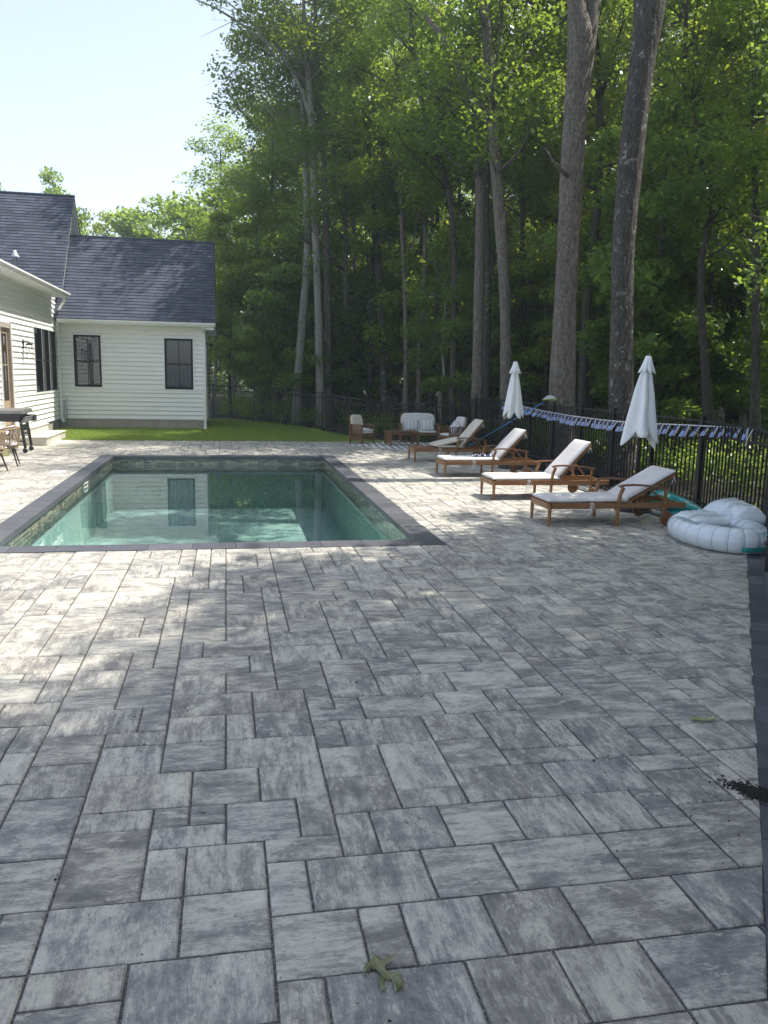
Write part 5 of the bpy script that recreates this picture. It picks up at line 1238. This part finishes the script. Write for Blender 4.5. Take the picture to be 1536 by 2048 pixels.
tree('sapling','thin crooked stem behind the loveseat, bending right near its top',[(6.590,24.800,0.180),(6.560,24.940,0.950),(6.700,25.060,1.800),(6.640,25.190,2.490),(6.780,25.430,4.030)],[.06,.05,.045,.035,.02],(2.6,6.0,1.6,0,0),BP,M['leaf'],28,nclump=16,per=320,lsize=.12)

# prototypes copied through the woods
def proto(name,seed,H,Rr,z0,bark,leafm,lab,cat,group,r0,nclump,per,lsize,flat=.6):
    rg=random.Random(seed); pts=[Vector((0,0,-.3))]; d=Vector((rg.uniform(-.06,.06),rg.uniform(-.06,.06),1))
    nst=7
    for k in range(nst): d=(d+Vector((rg.uniform(-.07,.07),rg.uniform(-.07,.07),.1))).normalized(); pts.append(pts[-1]+d*(H*.93/nst))
    rad=[r0*(1-.8*(k/nst)) for k in range(nst+1)]
    return tree(name,lab,[tuple(p) for p in pts],rad,(z0,H,Rr,0,0),bark,leafm,seed,group,cat,nclump=nclump,per=per,lsize=lsize,nseg=9,flat=flat)
GW='trees deep in the woods'; LW='leafy tree standing deep in the woods behind the fence'
GU='understory saplings behind the fence'; LU='leafy young tree filling the understory behind the fence'
tall=[proto('forest_tree',101+i,[17,19,15.5,18,16.5][i],[3.3,3.6,3.0,3.4,3.2][i],[4.2,6.0,3.4,5.0,3.6][i],BF if i%2 else BA,[M['leaf'],M['leaf_b'],M['leaf_y'],M['leaf'],M['leaf_b']][i],LW,'tree',GW,[.19,.22,.15,.2,.16][i],38,300,.17) for i in range(5)]
und=[proto('understory_tree',201+i,[6.5,5.0,7.5,4.2][i],[2.0,1.8,2.2,1.7][i],[.9,.7,1.4,.5][i],BF,[M['leaf_b'],M['leaf'],M['leaf_y'],M['leaf']][i],LU,'sapling',GU,[.06,.05,.07,.04][i],26,[260,260,260,240][i],.155,.42) for i in range(4)]
rg=random.Random(42)
def put(protos,i,x,y,s,rz,label=None,group=None,wide=1.0):
    o=copy_tree(protos[i]); o.location=(x,y,gzt(x,y)-.06); o.rotation_euler=(0,0,rz); o.scale=(s*wide*rg.uniform(.92,1.08),s*wide*rg.uniform(.92,1.08),s)
    if label: o['label']=label
    if group: o['group']=group
    return o
def edge_x(y):
    """x of the edge of the woods"""
    if y<21: return 7.6
    if y<31: return 7.6-(y-21)*.72
    return .4+(y-31)*.04
# clear ground in front of the trunks that stand along the edge
TR=[(o.location.x,o.location.y) for o in C.objects if o.name.split('.')[0] in ('big_tree','tall_tree','small_tree')]
def in_front(x,y,w):
    D=.188*x+.968*y; lat=.982*x-.188*y
    if D<5: return False
    for tx,ty in TR:
        d=.188*tx+.968*ty; l=.982*tx-.188*ty
        if D<d+.5 and abs(lat-l*D/d)<w: return True
    return False
for gy in np.arange(-9,62,4.3):
    for gx in np.arange(-16,46,4.3):
        x=gx+rg.uniform(-1.6,1.6); y=gy+rg.uniform(-1.6,1.6); r1,r2,r3=rg.random(),rg.random(),rg.random()
        if x<edge_x(y)+(1.8 if y>10 else .6): continue
        D=.188*x+.968*y; lat=(.982*x-.188*y)/max(D,.1)
        if y<3: continue
        if y<12 and x>20: continue
        if D<3 and x>22: continue
        if D>6 and lat>.66 and not (-6<y<13 and x<21): continue
        if D>46 and r1<.3: continue
        if in_front(x,y,2.4 if y>24 else 1.6): continue
        s=.85+.35*r2
        if y>30 and x<8: s*=.86
        if 20<y<33 and x<10: s*=.78
        if 18<=y<30 and x<12: s*=.9
        if 9<y<18 and x<14: s*=.68
        put(tall,int(r3*5),x,y,s,rg.uniform(0,6.28))
# a second screen of trees outside the right edge of the view that shade the near paving
for k,(x,y,s) in enumerate(((8.2,.6,1.15),(8.0,3.4,1.2),(8.6,5.9,1.0),(10.2,2.0,1.3),(10.4,5.0,1.15),(10.8,7.6,1.0),(12.6,3.4,1.3),(12.8,6.4,1.1),(14.8,5.0,1.15),(14.6,8.2,1.05),(12.9,9.4,.95))): put(tall,k%5,x,y,s,y,wide=1.0)
for k in range(150):
    y=rg.uniform(-3,40); x=edge_x(y)+.7+abs(rg.gauss(0,1))*5.5; s=rg.uniform(.7,1.2); rz=rg.uniform(0,6.28); i=rg.randrange(4)
    D=.188*x+.968*y; lat=(.982*x-.188*y)/max(D,.1)
    if lat>.60 and D>6: continue
    if in_front(x,y,1.0): continue
    if D<31 and -.06<lat<.12 and k%2: continue
    put(und,i,x,y,s,rz)
for o in tall: o.location=(38+rg.uniform(-2,2),44+rg.uniform(-2,2),-.3)
for i,o in enumerate(und): o.location=(9+2.3*i,27+1.5*i,-.4)
# slim pale stems that show through the middle of the woods
k=0
slim=[]
for k,(x,y,ln) in enumerate([(4.7, 32.66, 0.01), (5.6, 35.53, -0.012), (5.31, 30.51, 0.012), (6.78, 33.27, -0.01), (7.18, 31.17, 0.006), (7.45, 29.08, -0.014), (8.63, 31.9, 0.01), (8.6, 28.86, 0.008), (9.53, 25.63, -0.01), (10.99, 28.4, 0.012), (10.38, 25.47, 0.004), (11.45, 20.18, -0.012), (13.52, 22.84, 0.01), (11.69, 19.12, 0.016), (14.32, 21.67, -0.01), (12.24, 18.0, 0.008), (16.68, 24.27, 0), (4.91, 37.7, 0.006), (2.31, 36.16, -0.012), (1.8, 39.31, 0.01)]):
    z=gzt(x,y)-.2; h=14+2.5*math.sin(k*2.3); pts=[(x+ln*8*t*h*.3+.16*math.sin(t*5+k),y+.12*math.sin(t*4+2*k),z+h*t) for t in (0,.15,.3,.45,.6,.8,1)]
    r=.065+.03*((k*37)%10)/10
    tree('slim_tree','slim bare-stemmed tree standing among others deeper in the woods',pts,[r*q for q in (1.15,1,.95,.88,.8,.6,.3)],(h*.58,h+z,1.9,0,0),[BP,BA,BF][k%3],[M['leaf'],M['leaf_y'],M['leaf_b']][k%3],400+k,'slim bare stems inside the woods',nclump=16,per=230,lsize=.16,nseg=9)
# the stepped outline of the woods beside the house, and trees beyond the house
def P2(px,D): pass
for (x,y,s,w,i,lab,gr_) in (
   (2.18,34.15,0.692,1.00,3,'tall green tree forming the left shoulder of the woods','outline trees left of the woods'),
   (1.72,40.34,0.711,1.10,1,'darker tree one step lower at the left end of the woods','outline trees left of the woods'),
   (0.44,44.65,0.828,1.15,4,'leftmost full-height tree of the woods, above the right end of the wing roof','outline trees left of the woods'),
   (3.39,35.96,0.874,1.10,0,'tall tree whose crown rises behind the three pale trunks','outline trees left of the woods'),
   (0.17,33.52,1.028,1.00,7,'bright yellow-green low tree beside the end of the wing roof','outline trees left of the woods'),
   (-1.11,53.08,2.683,0.90,8,'bluish round tree between the wing roof and the woods','trees beyond the house'),
   (-2.70,56.44,2.348,0.90,6,'dark green rounded tree over the right half of the wing roof','trees beyond the house'),
   (-4.73,59.88,1.917,1.00,5,'tallest rounded tree over the middle of the wing roof','trees beyond the house'),
   (-6.70,62.29,2.760,0.90,8,'small bluish round tree left of the tallest one over the wing roof','trees beyond the house'),
   (-8.42,64.65,1.622,0.80,7,'low yellow-green tree tips over the left half of the wing roof','trees beyond the house'),
   (-9.87,50.69,1.804,0.62,5,'bluish tree showing above the main roof peak','trees beyond the house'),
   (-9.32,57.70,2.043,0.50,6,'small tree tip just right of the main roof peak','trees beyond the house'),
   (-13.83,53.48,2.230,0.70,6,'tree tip at the left edge above the main roof','trees beyond the house')
   ): put(tall if i<5 else und,i%5,x,y,s,rg.uniform(0,6.28),lab,gr_,wide=w)
def undergrowth():
    nr=np.random.RandomState(8); n=520; y=nr.uniform(-2,38,n); ex=np.array([edge_x(v) for v in y]); x=ex-.75+np.abs(nr.normal(size=n))*4.5
    z=np.array([gzt(a,b) for a,b in zip(x,y)]); c=np.stack([x,y,z+nr.uniform(.0,.6,n)],1)
    v,f,t=leaf_cloud(nr,c,nr.uniform(.3,.7,n),120,.085,.6,.6)
    return np_mesh('undergrowth',v,f,M['leaf'],tint=t)
tag(undergrowth(),kind='stuff')
def far_wood():
    nr=np.random.RandomState(18); n=520; a=nr.uniform(0,1,n); x=-2+a*75; y=72-a*28+nr.uniform(-4,4,n); z=nr.uniform(0,1,n)*(11.5+4*a); c=np.stack([x,y,z],1)
    v,f,t=leaf_cloud(nr,c,nr.uniform(1.6,2.8,n),150,.42,.5,.8)
    return np_mesh('far_woodland',v,f,M['leaf'],tint=t)
tag(far_wood(),kind='stuff')

# ------------------------------------------------------------------ added thin volume, stands in for the lens-flare veil over the trees
mb=MB(); mb.b2((-62,-42,-2.2),(112,112,27)); hz=mb.build('veil_volume',M['trim'])
hm=bpy.data.materials.new('flare_veil'); hm.use_nodes=True; hn=hm.node_tree; hn.nodes.remove(hn.nodes['Principled BSDF'])
pv=hn.nodes.new('ShaderNodeVolumePrincipled'); pv.inputs['Color'].default_value=(.80,.90,1,1); pv.inputs['Density'].default_value=.0013; pv.inputs['Anisotropy'].default_value=.35
hn.links.new(pv.outputs[0],hn.nodes['Material Output'].inputs['Volume'])
hz.data.materials.clear(); hz.data.materials.append(hm); tag(hz,kind='stuff')
